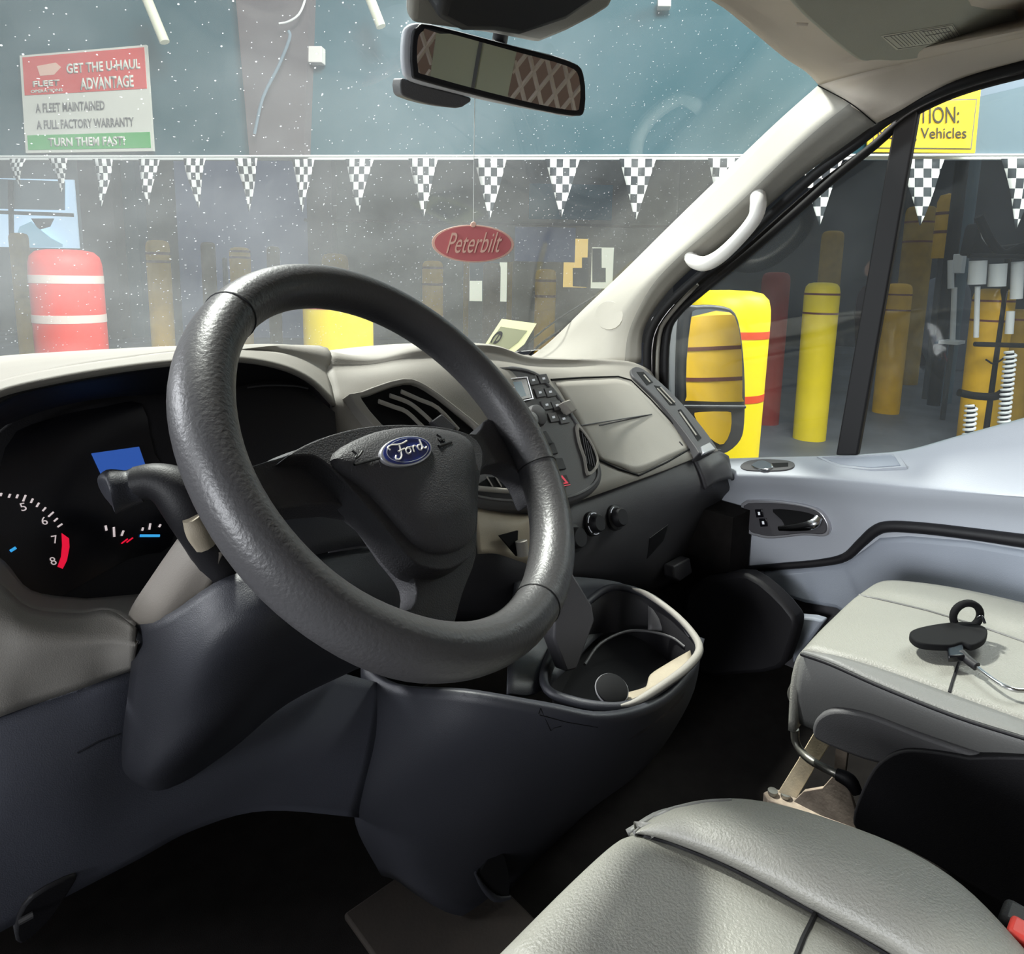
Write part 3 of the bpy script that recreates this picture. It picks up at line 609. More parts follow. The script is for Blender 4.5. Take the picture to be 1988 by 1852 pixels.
# latch block in the footwell side
lt_ = inlay('footwell_latch', [(1308, 1100), (1340, 1083), (1345, 1112), (1320, 1130), (1308, 1122)], None, 0, .03, 'dashdark', dash, .004, plane=(PY(1325, 1105, .86), V((0, -1, .1)).normalized()))
# beige column collar and stalk
patch('column_collar', [[PY(*p) for p in r] for r in (
    [(345, 1045, .66), (385, 1055, .62), (430, 1075, .60)],
    [(300, 1110, .68), (350, 1120, .63), (410, 1135, .61)],
    [(250, 1190, .70), (310, 1200, .65), (390, 1175, .63)],
    [(262, 1225, .69), (330, 1225, .66), (410, 1200, .65)])], mat('dusty collar plastic', (112, 106, 98), .6, .3, 800), dash, th=.01)
# ---------------- steering column shroud
shr = [[(262, 1216, .69), (330, 1190, .64), (440, 1120, .60), (600, 1080, .60), (800, 1050, .66)],
       [(250, 1330, .68), (330, 1300, .62), (440, 1230, .57), (600, 1170, .57), (800, 1150, .66)],
       [(238, 1430, .69), (320, 1410, .63), (440, 1330, .59), (600, 1260, .60), (780, 1230, .67)],
       [(240, 1500, .70), (310, 1500, .65), (440, 1410, .62), (580, 1310, .64), (760, 1270, .69)],
       [(275, 1548, .74), (330, 1535, .72), (450, 1455, .70), (560, 1365, .70), (690, 1300, .74)]]
sh = empty('steering_column', (-.5, .6, 1.15), 'dark steering column shroud below the wheel', 'steering column')
patch('column_shroud', [[PY(*p) for p in r] for r in shr], 'shroud', sh, sub=5, th=.006)
patch('upper_shroud', [[PY(*p) for p in r] for r in (
    [(465, 925, .66), (555, 880, .68), (680, 850, .70), (800, 850, .72)], [(480, 1000, .60), (560, 980, .60), (690, 960, .62), (800, 960, .66)], [(500, 1100, .59), (600, 1080, .59), (700, 1060, .61), (800, 1060, .66)])], 'shroud', sh, sub=4, th=.004)
stk = empty('indicator_stalk', PY(380, 1000, .64), 'black indicator stalk left of the steering wheel', 'indicator stalk')
tube('stalk_arm', [PY(x, y, v) for x, y, v in ((440, 1120, .62), (405, 1060, .62), (375, 1000, .62), (345, 955, .63), (305, 935, .64), (265, 940, .65))], [.018, .018, .021, .021, .017, .016], 'black', stk, sub=5, seg=14)
tube('stalk_tip', [PY(x, y, v) for x, y, v in ((268, 942, .65), (250, 948, .652), (215, 955, .655), (207, 958, .655))], [.0165, .0165, .020, .012], 'shroud', stk, sub=4, seg=14)
tube('stalk_band', [PY(x, y, v) for x, y, v in ((372, 1005, .60), (385, 1030, .60), (400, 1060, .60))], [.008, .011, .009], 'tan', stk, sub=4)
# knee panel
kp = [[(-90, 1420, .72), (0, 1388, .715), (140, 1345, .71), (262, 1295, .71), (450, 1260, .74), (600, 1290, .76), (758, 1332, .75)],
      [(-90, 1560, .70), (0, 1540, .69), (140, 1500, .69), (262, 1460, .70), (450, 1440, .72), (600, 1430, .73), (740, 1430, .74)],
      [(-90, 1720, .70), (0, 1690, .70), (140, 1640, .70), (262, 1600, .71), (400, 1545, .72), (560, 1510, .74), (722, 1520, .75)],
      [(-90, 1860, .74), (0, 1810, .73), (140, 1735, .73), (262, 1672, .73), (380, 1610, .74), (520, 1574, .75), (704, 1588, .77)]]
kn_ = patch('knee_panel', [[PY(*p) for p in r] for r in kp], 'knee', dash, sub=5, th=.008)
seam('panel_seam', [(150, 1462), (190, 1440), (234, 1425)], 'knee_panel', .0008, 'shroud', kn_)
inlay('hood_release', [(148, 1700), (130, 1740), (95, 1790), (40, 1835), (30, 1800), (60, 1745)], 'knee_panel', .004, .012, 'black', kn_, .003, 3)
seam('release_mark', [(38, 1808), (62, 1796)], 'knee_panel', .003, 'pod', kn_, .016)
# ---------------- lower centre stack
cs = empty('center_console', (0, .6, .6), 'dark lower centre console with cup tray', 'centre console')
ms = [[(700, 1290, .80), (760, 1330, .72), (900, 1345, .60), (1060, 1375, .53), (1180, 1395, .50), (1290, 1360, .51), (1352, 1290, .54), (1368, 1240, .62)],
      [(700, 1400, .80), (745, 1430, .72), (880, 1440, .61), (1020, 1460, .56), (1150, 1470, .55), (1260, 1430, .56), (1335, 1370, .60), (1350, 1300, .70)],
      [(690, 1500, .80), (715, 1540, .74), (830, 1550, .66), (960, 1570, .61), (1080, 1570, .61), (1180, 1530, .62), (1262, 1480, .66), (1300, 1400, .78)],
      [(690, 1600, .80), (712, 1610, .76), (810, 1650, .69), (920, 1670, .66), (1020, 1650, .66), (1090, 1610, .67), (1160, 1560, .70), (1210, 1490, .82)],
      [(740, 1700, .80), (770, 1710, .76), (820, 1745, .71), (880, 1775, .68), (945, 1775, .68), (1000, 1720, .70), (1060, 1650, .74), (1110, 1560, .85)]]
cm = patch('console_body', [[PY(*p) for p in r] for r in ms], 'shroud', cs, sub=5, th=.01)
seam('console_seam', [(1046, 1385), (1060, 1345), (1072, 1345)], 'console_body', .0006, 'deep', cm)
seam('console_seam', [(1048, 1388), (1100, 1402), (1160, 1412)], 'console_body', .0006, 'deep', cm)
pkp = (PY(950, 1700, .655), V((-.1, -1, .1)).normalized())
inlay('console_pocket', [(968, 1648), (986, 1690), (988, 1738), (965, 1742), (940, 1722), (928, 1700)], None, .0, .01, 'deep', cm, 0, 2, plane=pkp)
tube('console_pocket_rim', [PP(x, y, pkp[0], pkp[1]) for x, y in ((922, 1694), (938, 1722), (962, 1744), (990, 1742))], [.002, .004, .005, .003], 'shroud', cm, sub=3)
# tray
rim = [(1140, 1170, 1.0), (1190, 1140, 1.015), (1255, 1155, 1.015), (1305, 1190, 1.01), (1342, 1228, 1.0), (1358, 1262, .995), (1335, 1295, .99), (1290, 1330, .99), (1235, 1365, .99), (1180, 1372, .99), (1115, 1362, .99), (1062, 1338, .99), (1060, 1290, .99), (1100, 1220, .99)]
rp3 = spline([PZ(*p) for p in rim], 4, True)
tube('tray_rim', rp3, .0070, 'shroud', cs, 10, closed=True)
tube('tray_lit_edge', [PZ(*p) for p in ((1228, 1143, 1.020), (1255, 1153, 1.020), (1305, 1188, 1.015), (1342, 1226, 1.006), (1358, 1260, 1.0), (1336, 1293, .996), (1290, 1328, .996), (1236, 1362, .996), (1205, 1370, .994))], [.002, .005, .0055, .006, .0065, .0065, .006, .005, .002], 'dash', cs, 10, sub=4)  # pale strip paints the lit right edge onto the dark rim
nr_ = len(rp3)
inner = [p*.93+(sum(rp3, V((0, 0, 0)))/nr_)*.07-V((0, 0, .012)) for p in rp3]
deepr = [p*.85+(sum(rp3, V((0, 0, 0)))/nr_)*.15-V((0, 0, .075)) for p in rp3]
mk('tray_bowl', rp3+inner+deepr, [(i, (i+1) % nr_, nr_+(i+1) % nr_, nr_+i) for i in range(nr_)]+[(nr_+i, nr_+(i+1) % nr_, 2*nr_+(i+1) % nr_, 2*nr_+i) for i in range(nr_)]+[tuple(range(2*nr_, 3*nr_))], 'black', cs)
def tz(x, y, z): return PZ(x, y, z)
patch('tray_side_wall', [[tz(*p) for p in ((1258, 1158, 1.012), (1305, 1195, 1.005), (1338, 1235, .995))], [tz(*p) for p in ((1258, 1225, .975), (1295, 1232, .97), (1330, 1255, .975))]], 'pod', cs, sub=4, th=.004)
tube('cup_ring', [tz(x, y, .975) for x, y in ((1135, 1290), (1165, 1250), (1215, 1226), (1262, 1226), (1305, 1238), (1330, 1256))], .0025, 'pod', cs, 8, sub=4)
patch('tray_lip', [[tz(*p) for p in ((1340, 1262, .988), (1300, 1285, .986), (1262, 1310, .984), (1255, 1332, .982), (1215, 1345, .98))], [tz(*p) for p in ((1345, 1285, .99), (1300, 1318, .99), (1262, 1340, .99), (1240, 1352, .99), (1215, 1362, .99))]], 'tan', cs, sub=4, th=.004)
# stack between tray and dash
patch('stack_front', [[PY(*p) for p in r] for r in ([(1000, 1120, .80), (1060, 1120, .79), (1120, 1120, .80), (1200, 1130, .83), (1260, 1155, .83)], [(990, 1240, .74), (1050, 1240, .73), (1110, 1220, .75), (1180, 1180, .80), (1250, 1165, .80)], [(985, 1345, .66), (1040, 1345, .65), (1100, 1300, .68), (1170, 1230, .74), (1250, 1200, .74)])], 'shroud', cs, sub=4, th=.004)
inlay('stack_side_cover', [(1095, 1120), (1112, 1112), (1150, 1175), (1155, 1205), (1120, 1300), (1100, 1305), (1075, 1240), (1080, 1160)], None, .0, .03, 'dashdark', cs, .004, plane=(PY(1110, 1200, .66), V((-.1, -1, .25)).normalized()))
knb = empty('power_socket_cap', PZ(1187, 1340, 1.0), 'round black disc cap lying on the cup tray corner', 'disc cap')
lathe('cap_disc', [(.0, 0), (.0225, 0), (.024, .003), (.0235, .006), (.019, .009), (0, .0095)], 'deep', knb, 30, PZ(1187, 1340, 1.0), V((-.25, -.45, 1)))
lathe('cap_ring', [(.0248, .0), (.0255, .002), (.0248, .004), (.0235, .004)], 'silver', knb, 30, PZ(1187, 1340, .9995), V((-.25, -.45, 1)))

# ================================================================== STEERING WHEEL
WC = V((-.435, .469, 1.456)); th_, ph_ = radians(40.4), radians(17.7)
WN = V((sin(ph_)*cos(th_), -cos(ph_)*cos(th_), sin(th_)))
WA = WN.cross(V((0, 0, 1))).normalized(); WB = WN.cross(WA)
if WB.z < 0: WB = -WB
def wp(x, y, h=0): return PP(x, y, WC+WN*h, WN)
wh = empty('steering_wheel', WC-WN*.05, 'worn black steering wheel with blue oval emblem', 'steering wheel')
R0_, rm = .1748, .0192
pts, rad = [], []
NS = 96
prj = lambda q: (994+FPX*(q-CAM).dot(RT)/(q-CAM).dot(FW), CY-FPX*(q-CAM).dot(UP)/(q-CAM).dot(FW))
for k in range(NS):
    a = 2*pi*k/NS; d_ = WA*cos(a)+WB*sin(a)
    if True: pts.append(WC+d_*R0_)
    u = prj(pts[-1]); g = 0
    for gx_, gy_, s_, am in ((1000, 840, 50, .05), (1060, 1090, 70, .07), (790, 1240, 80, .08), (400, 760, 90, .10)):
        g += am*exp(-((u[0]-gx_)**2+(u[1]-gy_)**2)/(2*s_*s_))
    rad.append(rm*(1+g))
rim_ = tube('rim', pts, rad, 'wheel', wh, 28, closed=True, flat=1.12, nrm=WN)
for gx_, gy_ in ((415, 590), (1060, 905), (1035, 1180)):
    k = min(range(NS), key=lambda i: (prj(pts[i])[0]-gx_)**2+(prj(pts[i])[1]-gy_)**2)
    t = (pts[(k+1) % NS]-pts[k-1]).normalized(); e1_ = (WN-t*WN.dot(t)).normalized(); e2_ = t.cross(e1_)
    tube('rim_seam', [pts[k]+(e1_*cos(q)*1.12+e2_*sin(q))*rad[k]*1.005 for q in [2*pi*j/28 for j in range(28)]], .0008, 'mark', rim_, 6, closed=True)
ho = [(452, 925), (500, 900), (556, 883), (615, 852), (700, 830), (780, 823), (870, 830), (925, 842), (948, 812), (1000, 850), (1050, 930), (1040, 975), (1018, 930), (985, 900), (945, 905), (928, 930), (926, 1000), (925, 1080), (900, 1150), (880, 1230), (878, 1285), (790, 1262), (735, 1215), (748, 1190), (800, 1180), (806, 1130), (762, 1070), (690, 985), (555, 985), (530, 1000), (515, 1040), (480, 1000)]
sp_h = prism('spokes', spline([wp(x, y, -.012) for x, y in ho], 3, True), WN, .022, 'hub', wh, .005, seg=3, back=.97)
po = [(560, 884), (620, 852), (700, 830), (780, 824), (860, 829), (915, 846), (938, 880), (930, 940), (928, 1010), (922, 1065), (900, 1090), (862, 1105), (820, 1098), (792, 1078), (740, 1015), (660, 925), (610, 885)]
hubo = prism('hub_cover', spline([wp(x, y, .004) for x, y in po], 3, True), WN, .024, 'hub', wh, .009, seg=4, back=1.03)
pad = [(640, 895), (700, 850), (780, 833), (860, 838), (905, 858), (918, 900), (915, 960), (918, 1030), (900, 1062), (860, 1076), (820, 1068), (790, 1045), (715, 960)]
# domed airbag pad
pc = [wp(x, y, .004) for x, y in pad]; ps_ = spline(pc, 4, True); pcen = sum(ps_, V((0, 0, 0)))/len(ps_)
vv = []; ff = []
lv_ = [(1.0, 0), (.985, .004), (.94, .0075), (.8, .011), (.55, .014), (.25, .0155)]
for s_, h_ in lv_: vv += [pcen+(p-pcen)*s_+WN*h_ for p in ps_]
nq = len(ps_)
for r in range(len(lv_)-1):
    for i in range(nq): ff.append((r*nq+i, r*nq+(i+1) % nq, (r+1)*nq+(i+1) % nq, (r+1)*nq+i))
vv.append(pcen+WN*.0158); ff += [(5*nq+i, 5*nq+(i+1) % nq, len(vv)-1) for i in range(nq)]
apad = mk('airbag_pad', vv, ff, 'hub', wh)
EH = .018
ec = wp(787, 878, EH)
# emblem: ellipse in the wheel plane
ex = (wp(832, 867, EH)-wp(742, 893, EH)).normalized(); ey = WN.cross(ex)
if ey.z < 0: ey = -ey
a_ = (wp(834, 862, EH)-wp(740, 892, EH)).length/2; b_e = a_*.42
def el(s, h, n=40): return [ec+WN*h+(ex*cos(q)*a_+ey*sin(q)*b_e)*s for q in [2*pi*k/n for k in range(n)]]
em = prism('emblem', el(1.0, .003), WN, .004, 'silver', apad, .001)
prism('emblem_field', el(.90, .0036), WN, .002, 'blue', em)
lines('emblem_line', [el(.80, .004)+[el(.80, .004)[0]]], .00028, 'silver', em)
def es(u, v): return ec+WN*.0042+ex*u*a_+ey*v*b_e
fo = [[(-.62, .30), (-.66, .48), (-.50, .58), (-.25, .50), (-.05, .52), (.12, .60)], [(-.22, .50), (-.28, .15), (-.36, -.25), (-.50, -.45), (-.60, -.32), (-.54, -.15)], [(-.40, .05), (-.28, .10), (-.12, .14)],
      [(-.02, .15), (-.12, -.02), (-.10, -.25), (.02, -.20), (.06, .02), (-.02, .15), (.10, .12)], [(.14, .16), (.18, .05), (.14, -.25)], [(.18, .02), (.26, .15), (.32, .10)],
      [(.52, .12), (.40, .08), (.36, -.12), (.44, -.25), (.54, -.08), (.60, .45), (.56, -.05), (.62, -.22), (.70, -.15)]]
lines('emblem_script', [spline([es(*q) for q in s_], 5) for s_ in fo], .00075, 'white', em)
for q in ([wp(688, 902, .0175), wp(735, 890, .0185)], [wp(851, 866, .0185), wp(876, 858, .0165)]): lines('horn_mark', [q], .0012, 'mark', apad)
for ic in (((684, 875), (692, 882), (690, 890), (698, 884), (704, 875)), ((848, 844), (856, 850), (853, 856), (862, 852), (860, 857))): lines('horn_icon', [spline([wp(*q, .0172) for q in ic], 4)], .0009, 'mark', apad)

# ================================================================== SEATS AND CAB FLOOR
tag(prism('cab_floor', [V((-.9, 1.3, .62)), V((.88, 1.3, .62)), V((.88, -.9, .62)), V((-.9, -.9, .62))], V((0, 0, 1)), .03, 'carpet'), kind='structure').name = 'floor'
fw_ = tag(box('wall_front', (0, 1.22, .95), (1.76, .04, .62), 'deep'), 'black firewall under the dashboard', 'firewall', kind='structure')
tag(box('wall_right', (.80, 1.0, .82), (.10, .42, .40), 'carpet'), 'dark kick panel in passenger footwell', 'kick panel', kind='structure')
tag(prism('footwell_cover', spline([PX(x, y, .66) for x, y in ((1330, 1150), (1400, 1120), (1450, 1115), (1500, 1150), (1540, 1195), (1545, 1220), (1528, 1275), (1510, 1300), (1440, 1310), (1340, 1300))], 2, True), V((-1, 0, 0)), .05, 'black', bw=.01), 'black moulded cover at the end of the passenger footwell', 'trim cover')
mt = tag(prism('rubber_floor_mat', [V((-.33, .80, .65)), V((-.12, .80, .65)), V((-.12, .05, .65)), V((-.33, .05, .65))], V((0, 0, 1)), .012, mat('brown dusty rubber mat', (34, 27, 21), .85, .5, 200, .2, 20), bw=.004), 'dusty brown rubber mat on the driver footwell floor', 'floor mat')
def seatpatch(name, rows, m, parent, **k): return patch(name, [[PZ(*p) for p in r] for r in rows], m, parent, **k)
ds = empty('driver_seat', (-.5, 0, .65), 'grey vinyl driver seat cushion nearest the steering wheel', 'seat')
bol = [
 [(1222, 1620, 1.072), (1290, 1582, 1.078), (1395, 1570, 1.085), (1500, 1584, 1.088), (1620, 1620, 1.088), (1745, 1672, 1.088), (1860, 1748, 1.09), (1975, 1868, 1.09), (2080, 2010, 1.09)],
 [(1226, 1617, 1.086), (1305, 1567, 1.097), (1400, 1550, 1.105), (1500, 1559, 1.108), (1620, 1594, 1.108), (1750, 1645, 1.108), (1868, 1719, 1.108), (1988, 1842, 1.11), (2100, 1990, 1.12)],
 [(1230, 1618, 1.094), (1300, 1590, 1.112), (1395, 1592, 1.122), (1490, 1618, 1.125), (1600, 1660, 1.125), (1720, 1715, 1.125), (1835, 1792, 1.125), (1940, 1890, 1.125), (2040, 2020, 1.13)],
 [(1234, 1619, 1.090), (1300, 1622, 1.108), (1395, 1652, 1.114), (1484, 1692, 1.114), (1590, 1745, 1.114), (1680, 1790, 1.114), (1770, 1845, 1.114), (1860, 1920, 1.114), (1950, 2030, 1.12)],
 [(1236, 1620, 1.082), (1300, 1636, 1.090), (1400, 1676, 1.092), (1484, 1718, 1.092), (1582, 1772, 1.092), (1665, 1818, 1.092), (1745, 1866, 1.092), (1830, 1935, 1.092), (1920, 2045, 1.10)]]
bs = seatpatch('seat_bolster', bol, 'seat', ds, sub=5, th=.01)
r0_ = [PZ(*p) for p in bol[0]]
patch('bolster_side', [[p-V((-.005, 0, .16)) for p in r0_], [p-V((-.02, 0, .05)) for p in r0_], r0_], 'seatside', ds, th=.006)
mp_ = [bol[-1],
 [(1205, 1634, 1.092), (1290, 1670, 1.10), (1385, 1712, 1.102), (1462, 1755, 1.102), (1558, 1815, 1.102), (1635, 1862, 1.102), (1715, 1915, 1.102), (1800, 1990, 1.102), (1890, 2110, 1.11)],
 [(1120, 1712, 1.092), (1205, 1765, 1.102), (1300, 1820, 1.104), (1390, 1880, 1.104), (1480, 1950, 1.104), (1560, 2010, 1.104), (1640, 2080, 1.104), (1720, 2180, 1.104), (1800, 2320, 1.11)],
 [(975, 1858, 1.092), (1060, 1925, 1.10), (1150, 2000, 1.102), (1240, 2090, 1.102), (1330, 2190, 1.102), (1400, 2290, 1.102), (1470, 2400, 1.102), (1540, 2550, 1.102), (1600, 2750, 1.11)]]
mpz = [[PZ(*p) for p in r] for r in mp_]
mpz = [[V((r[0].x, r[0].y-.002, r[0].z-.13))]+[V((r[0].x, r[0].y+.012, r[0].z-.035))]+r for r in mpz]
patch('seat_cushion', mpz, 'seat', ds, sub=5, th=.01)
BV['seat_all'] = BV['seat_cushion']
seam('cushion_seam', [(1237, 1621), (1300, 1638), (1400, 1678), (1484, 1720), (1582, 1774), (1665, 1820), (1745, 1868)], 'seat_cushion', .0022, 'black', ds, .0)
seam('cross_seam', [(1582, 1776), (1560, 1820), (1540, 1870)], 'seat_cushion', .0022, 'black', ds, .0005)
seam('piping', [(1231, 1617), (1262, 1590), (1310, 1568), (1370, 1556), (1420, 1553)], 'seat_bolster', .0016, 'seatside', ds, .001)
box('seat_base', (-.5, -.05, .85), (.46, .55, .38), 'black', ds, .02)
# passenger seat
pz_ = empty('passenger_seat', (.45, 0, .65), 'grey vinyl passenger seat holding a key fob on a steel cable', 'seat')
pt = [
 [(1672, 1158, 1.035), (1702, 1132, 1.04), (1745, 1127, 1.045), (1850, 1140, 1.05), (1988, 1170, 1.05), (2110, 1205, 1.05)],
 [(1655, 1166, 1.052), (1690, 1146, 1.062), (1745, 1148, 1.070), (1850, 1170, 1.072), (1988, 1205, 1.072), (2110, 1240, 1.072)],
 [(1640, 1178, 1.054), (1680, 1166, 1.064), (1740, 1172, 1.066), (1850, 1200, 1.066), (1988, 1245, 1.066), (2110, 1280, 1.066)],
 [(1600, 1218, 1.056), (1660, 1222, 1.068), (1740, 1238, 1.070), (1850, 1275, 1.070), (1988, 1325, 1.070), (2110, 1370, 1.070)],
 [(1560, 1262, 1.054), (1620, 1272, 1.066), (1710, 1298, 1.068), (1850, 1348, 1.068), (1988, 1398, 1.068), (2110, 1440, 1.068)]]
ptz = [[PZ(*p) for p in r] for r in pt]
ptz = [r+[V((r[-1].x, -.35, r[-1].z))] for r in ptz]
inb = [PX(x, y, v) for x, y, v in ((1557, 1270, .212), (1615, 1290, .20), (1705, 1330, .195), (1850, 1388, .195), (1988, 1432, .195), (2110, 1470, .195))]+[V((.195, -.35, 1.035))]
s1_ = [PX(x, y, v) for x, y, v in ((1546, 1330, .215), (1610, 1350, .205), (1705, 1380, .20), (1850, 1430, .20), (1988, 1475, .20), (2110, 1510, .20))]+[V((.20, -.35, 1.0))]
s2_ = [PX(x, y, v) for x, y, v in ((1552, 1405, .235), (1600, 1425, .22), (1705, 1462, .215), (1850, 1480, .215), (1988, 1540, .215), (2110, 1580, .215))]+[V((.215, -.35, .94))]
top_rows = [[r[0]+V((-.0, .014, -.05))]+r for r in ptz]
top_rows = [[r[0]+V((0, -.002, -.09))]+r for r in top_rows]
patch('passenger_cushion', top_rows, 'seat', pz_, sub=5, th=.01)
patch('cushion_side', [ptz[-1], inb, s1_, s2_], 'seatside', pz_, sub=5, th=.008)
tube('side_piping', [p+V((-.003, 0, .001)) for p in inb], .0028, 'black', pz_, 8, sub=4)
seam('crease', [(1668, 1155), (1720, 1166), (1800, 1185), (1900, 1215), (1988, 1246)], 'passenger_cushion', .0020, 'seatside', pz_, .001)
seam('cross_seam', [(1862, 1285), (1850, 1320), (1843, 1344)], 'passenger_cushion', .0020, 'black', pz_, .001)
pl_ = [(1578, 1430), (1580, 1402), (1600, 1384), (1632, 1379), (1690, 1390), (1780, 1425), (1880, 1460), (2000, 1500), (2000, 1545), (1850, 1510), (1780, 1490), (1700, 1482), (1640, 1462), (1600, 1445)]
prism('side_trim_panel', spline([PX(x, y, .195) for x, y in pl_], 3, True), V((-1, 0, 0)), .04, 'seatplastic', pz_, .01, seg=3)
bx_ = [(1655, 1590), (1668, 1545), (1690, 1500), (1712, 1475), (1745, 1458), (1790, 1456), (1880, 1470), (2050, 1510), (2050, 1900), (1988, 1790), (1850, 1700), (1740, 1640), (1668, 1615)]
prism('seat_base_cover', spline([PX(x, y, .19) for x, y in bx_], 3, True), V((-1, 0, 0)), .30, 'black', pz_, .02, seg=4)
tube('adjuster_bar', [PX(x, y, v) for x, y, v in ((1543, 1415, .26), (1545, 1440, .26), (1558, 1462, .255), (1580, 1480, .25), (1615, 1498, .24), (1645, 1512, .24))], .0065, 'steel', pz_, 10, sub=4)
tube('adjuster_grip', [PX(x, y, .24) for x, y in ((1625, 1503), (1650, 1516), (1665, 1540))], [.009, .011, .008], 'black', pz_, 10, sub=3)
prism('front_bracket', [PX(x, y, .30) for x, y in ((1580, 1422), (1614, 1440), (1580, 1492), (1546, 1550), (1510, 1538), (1546, 1480))], V((-1, 0, 0)), .006, 'web', pz_, .001)
prism('rear_bracket', [PX(x, y, .29) for x, y in ((1622, 1450), (1646, 1456), (1640, 1505), (1656, 1560), (1672, 1612), (1595, 1584), (1540, 1556), (1560, 1536), (1596, 1530), (1618, 1505))], V((-1, 0, 0)), .008, 'rust', pz_, .001)
prism('floor_rail', [PZ(*p) for p in ((1482, 1538, .66), (1500, 1530, .66), (1545, 1540, .66), (1600, 1558, .66), (1665, 1590, .66), (1660, 1612, .66), (1560, 1575, .66), (1490, 1552, .66))], V((0, 0, 1)), .03, 'rust', pz_, .002)
for x, y in ((1500, 1540), (1525, 1546)): lathe('rail_bolt', [(.009, 0), (.009, .006), (0, .007)], 'steel', pz_, 12, PZ(x, y, .662), V((0, 0, 1)))
tube('seat_clip', [PX(x, y, .23) for x, y in ((1538, 1330), (1532, 1345), (1536, 1360), (1543, 1356))], .003, 'steel', pz_, 8, sub=3)
bk_ = empty('belt_buckle', PZ(1985, 1850, 1.10), 'red release button of seat belt buckle beside driver seat', 'belt buckle')
box('buckle_body', PZ(2010, 1850, 1.08), (.03, .05, .05), 'black', bk_, .006); box('release_button', PZ(1998, 1832, 1.10), (.022, .028, .02), mat('red button', (215, 60, 50), .5), bk_, .004)
# key fob with cable on the passenger seat
kf = empty('key_fob', PZ(1850, 1250, 1.08), 'black key fob with ring and steel cable lying on passenger seat', 'key fob')
KZ = 1.088
def kz(x, y, z=KZ): return PZ(x, y, z)
fobp = [(1766, 1232), (1772, 1222), (1800, 1214), (1840, 1208), (1880, 1206), (1902, 1212), (1917, 1222), (1912, 1240), (1888, 1252), (1868, 1246), (1845, 1252), (1800, 1250), (1778, 1244)]
prism('fob_body', spline([kz(x, y, 1.095) for x, y in fobp], 3, True), V((0, 0, 1)), .010, 'deep', kf, .004, seg=3)
rc = kz(1876, 1200, 1.10)
tube('fob_ring', [rc+(RT*cos(a)+V((0, 0, 1))*sin(a))*.0205+V((0, 0, .004)) for a in [2*pi*k/28 for k in range(28)]], .0055, 'deep', kf, 10, closed=True)
tube('ring_loop', [kz(1912, 1210, 1.105), kz(1906, 1196, 1.112), kz(1898, 1200, 1.108)], .002, 'gloss', kf, 8, sub=3)
prism('fob_tab', [kz(x, y, 1.092) for x, y in ((1838, 1248), (1870, 1244), (1874, 1272), (1842, 1274))], V((0, 0, 1)), .01, 'gloss', kf, .002)
tube('cable_sleeve', [kz(1866, 1268, 1.088), kz(1880, 1282, 1.085), kz(1896, 1294, 1.083)], .0065, 'black', kf, 10, sub=3)
tube('steel_cable', [kz(x, y, 1.083) for x, y in ((1893, 1292), (1915, 1310), (1945, 1330), (1975, 1340), (2010, 1338))], .0030, 'chrome', kf, 10, sub=4)

# ================================================================== MIRRORS AND WINDSHIELD THINGS
rv = empty('rear_view_mirror', PY(960, 100, .84), 'rear view mirror in grey housing on the windshield', 'rear view mirror')
MC = PD(962, 135, 1.0)
tgt = V((.14, -.62, 1.70)); dd_ = (MC-CAM).normalized(); rr_ = (tgt-MC).normalized(); MN = (rr_-dd_).normalized()
def mp2(x, y, h=0): return PP(x, y, MC+MN*h, MN)
ho2 = [(778, 70), (790, 46), (822, 41), (880, 54), (1000, 86), (1105, 113), (1135, 138), (1141, 170), (1137, 216), (1118, 229), (1060, 219), (960, 200), (860, 176), (795, 158), (778, 132)]
prism('mirror_housing', spline([mp2(x, y, 0) for x, y in ho2], 3, True), MN, .035, 'housing', rv, .012, seg=4, back=.92)
bz2 = [(800, 70), (812, 52), (840, 49), (1000, 90), (1108, 119), (1134, 145), (1136, 212), (1114, 225), (1000, 203), (826, 159), (800, 140)]
prism('mirror_bezel', spline([mp2(x, y, .004) for x, y in bz2], 3, True), MN, .012, 'black', rv, .003)
mg = [(811, 78), (822, 60), (845, 58), (1000, 100), (1100, 128), (1124, 150), (1125, 204), (1108, 214), (1000, 192), (835, 148), (812, 134)]
prism('mirror_glass', spline([mp2(x, y, .0055) for x, y in mg], 3, True), MN, .003, 'mirror', rv)
lh = [(778, 152), (800, 158), (860, 175), (915, 190), (905, 203), (885, 210), (830, 202), (790, 190), (778, 180)]
prism('lower_housing', spline([mp2(x, y, -.014) for x, y in lh], 2, True), MN, .04, 'seatplastic', rv, .008, seg=3)
tube('mirror_stalk', [mp2(960, 110, -.03), mp2(970, 80, -.05), wpx(975, 50, .01)], .012, 'black', rv)
cov = [(842, -70), (862, 0), (850, 40), (900, 66), (960, 66), (1010, 74), (1100, 44), (1180, -10), (1200, -70)]
mc_ = empty('sensor_cover', wpx(1000, 20, .02), 'black plastic cover above the rear view mirror', 'mirror cover')
prism('cover_body', [wpx(x, y, .075) for x, y in cov], -WSN if WSN.dot(FW) > 0 else WSN, .07, 'black', mc_, .012, seg=3, back=1.05)
prism('cover_side', [wpx(x, y, .03) for x, y in ((820, -70), (800, 0), (798, 48), (960, 70), (1045, 87), (1100, 64), (1150, 38), (1186, 16), (1196, -10), (1200, -70))], -WSN, .028, 'pillarside', mc_, .01, seg=3)
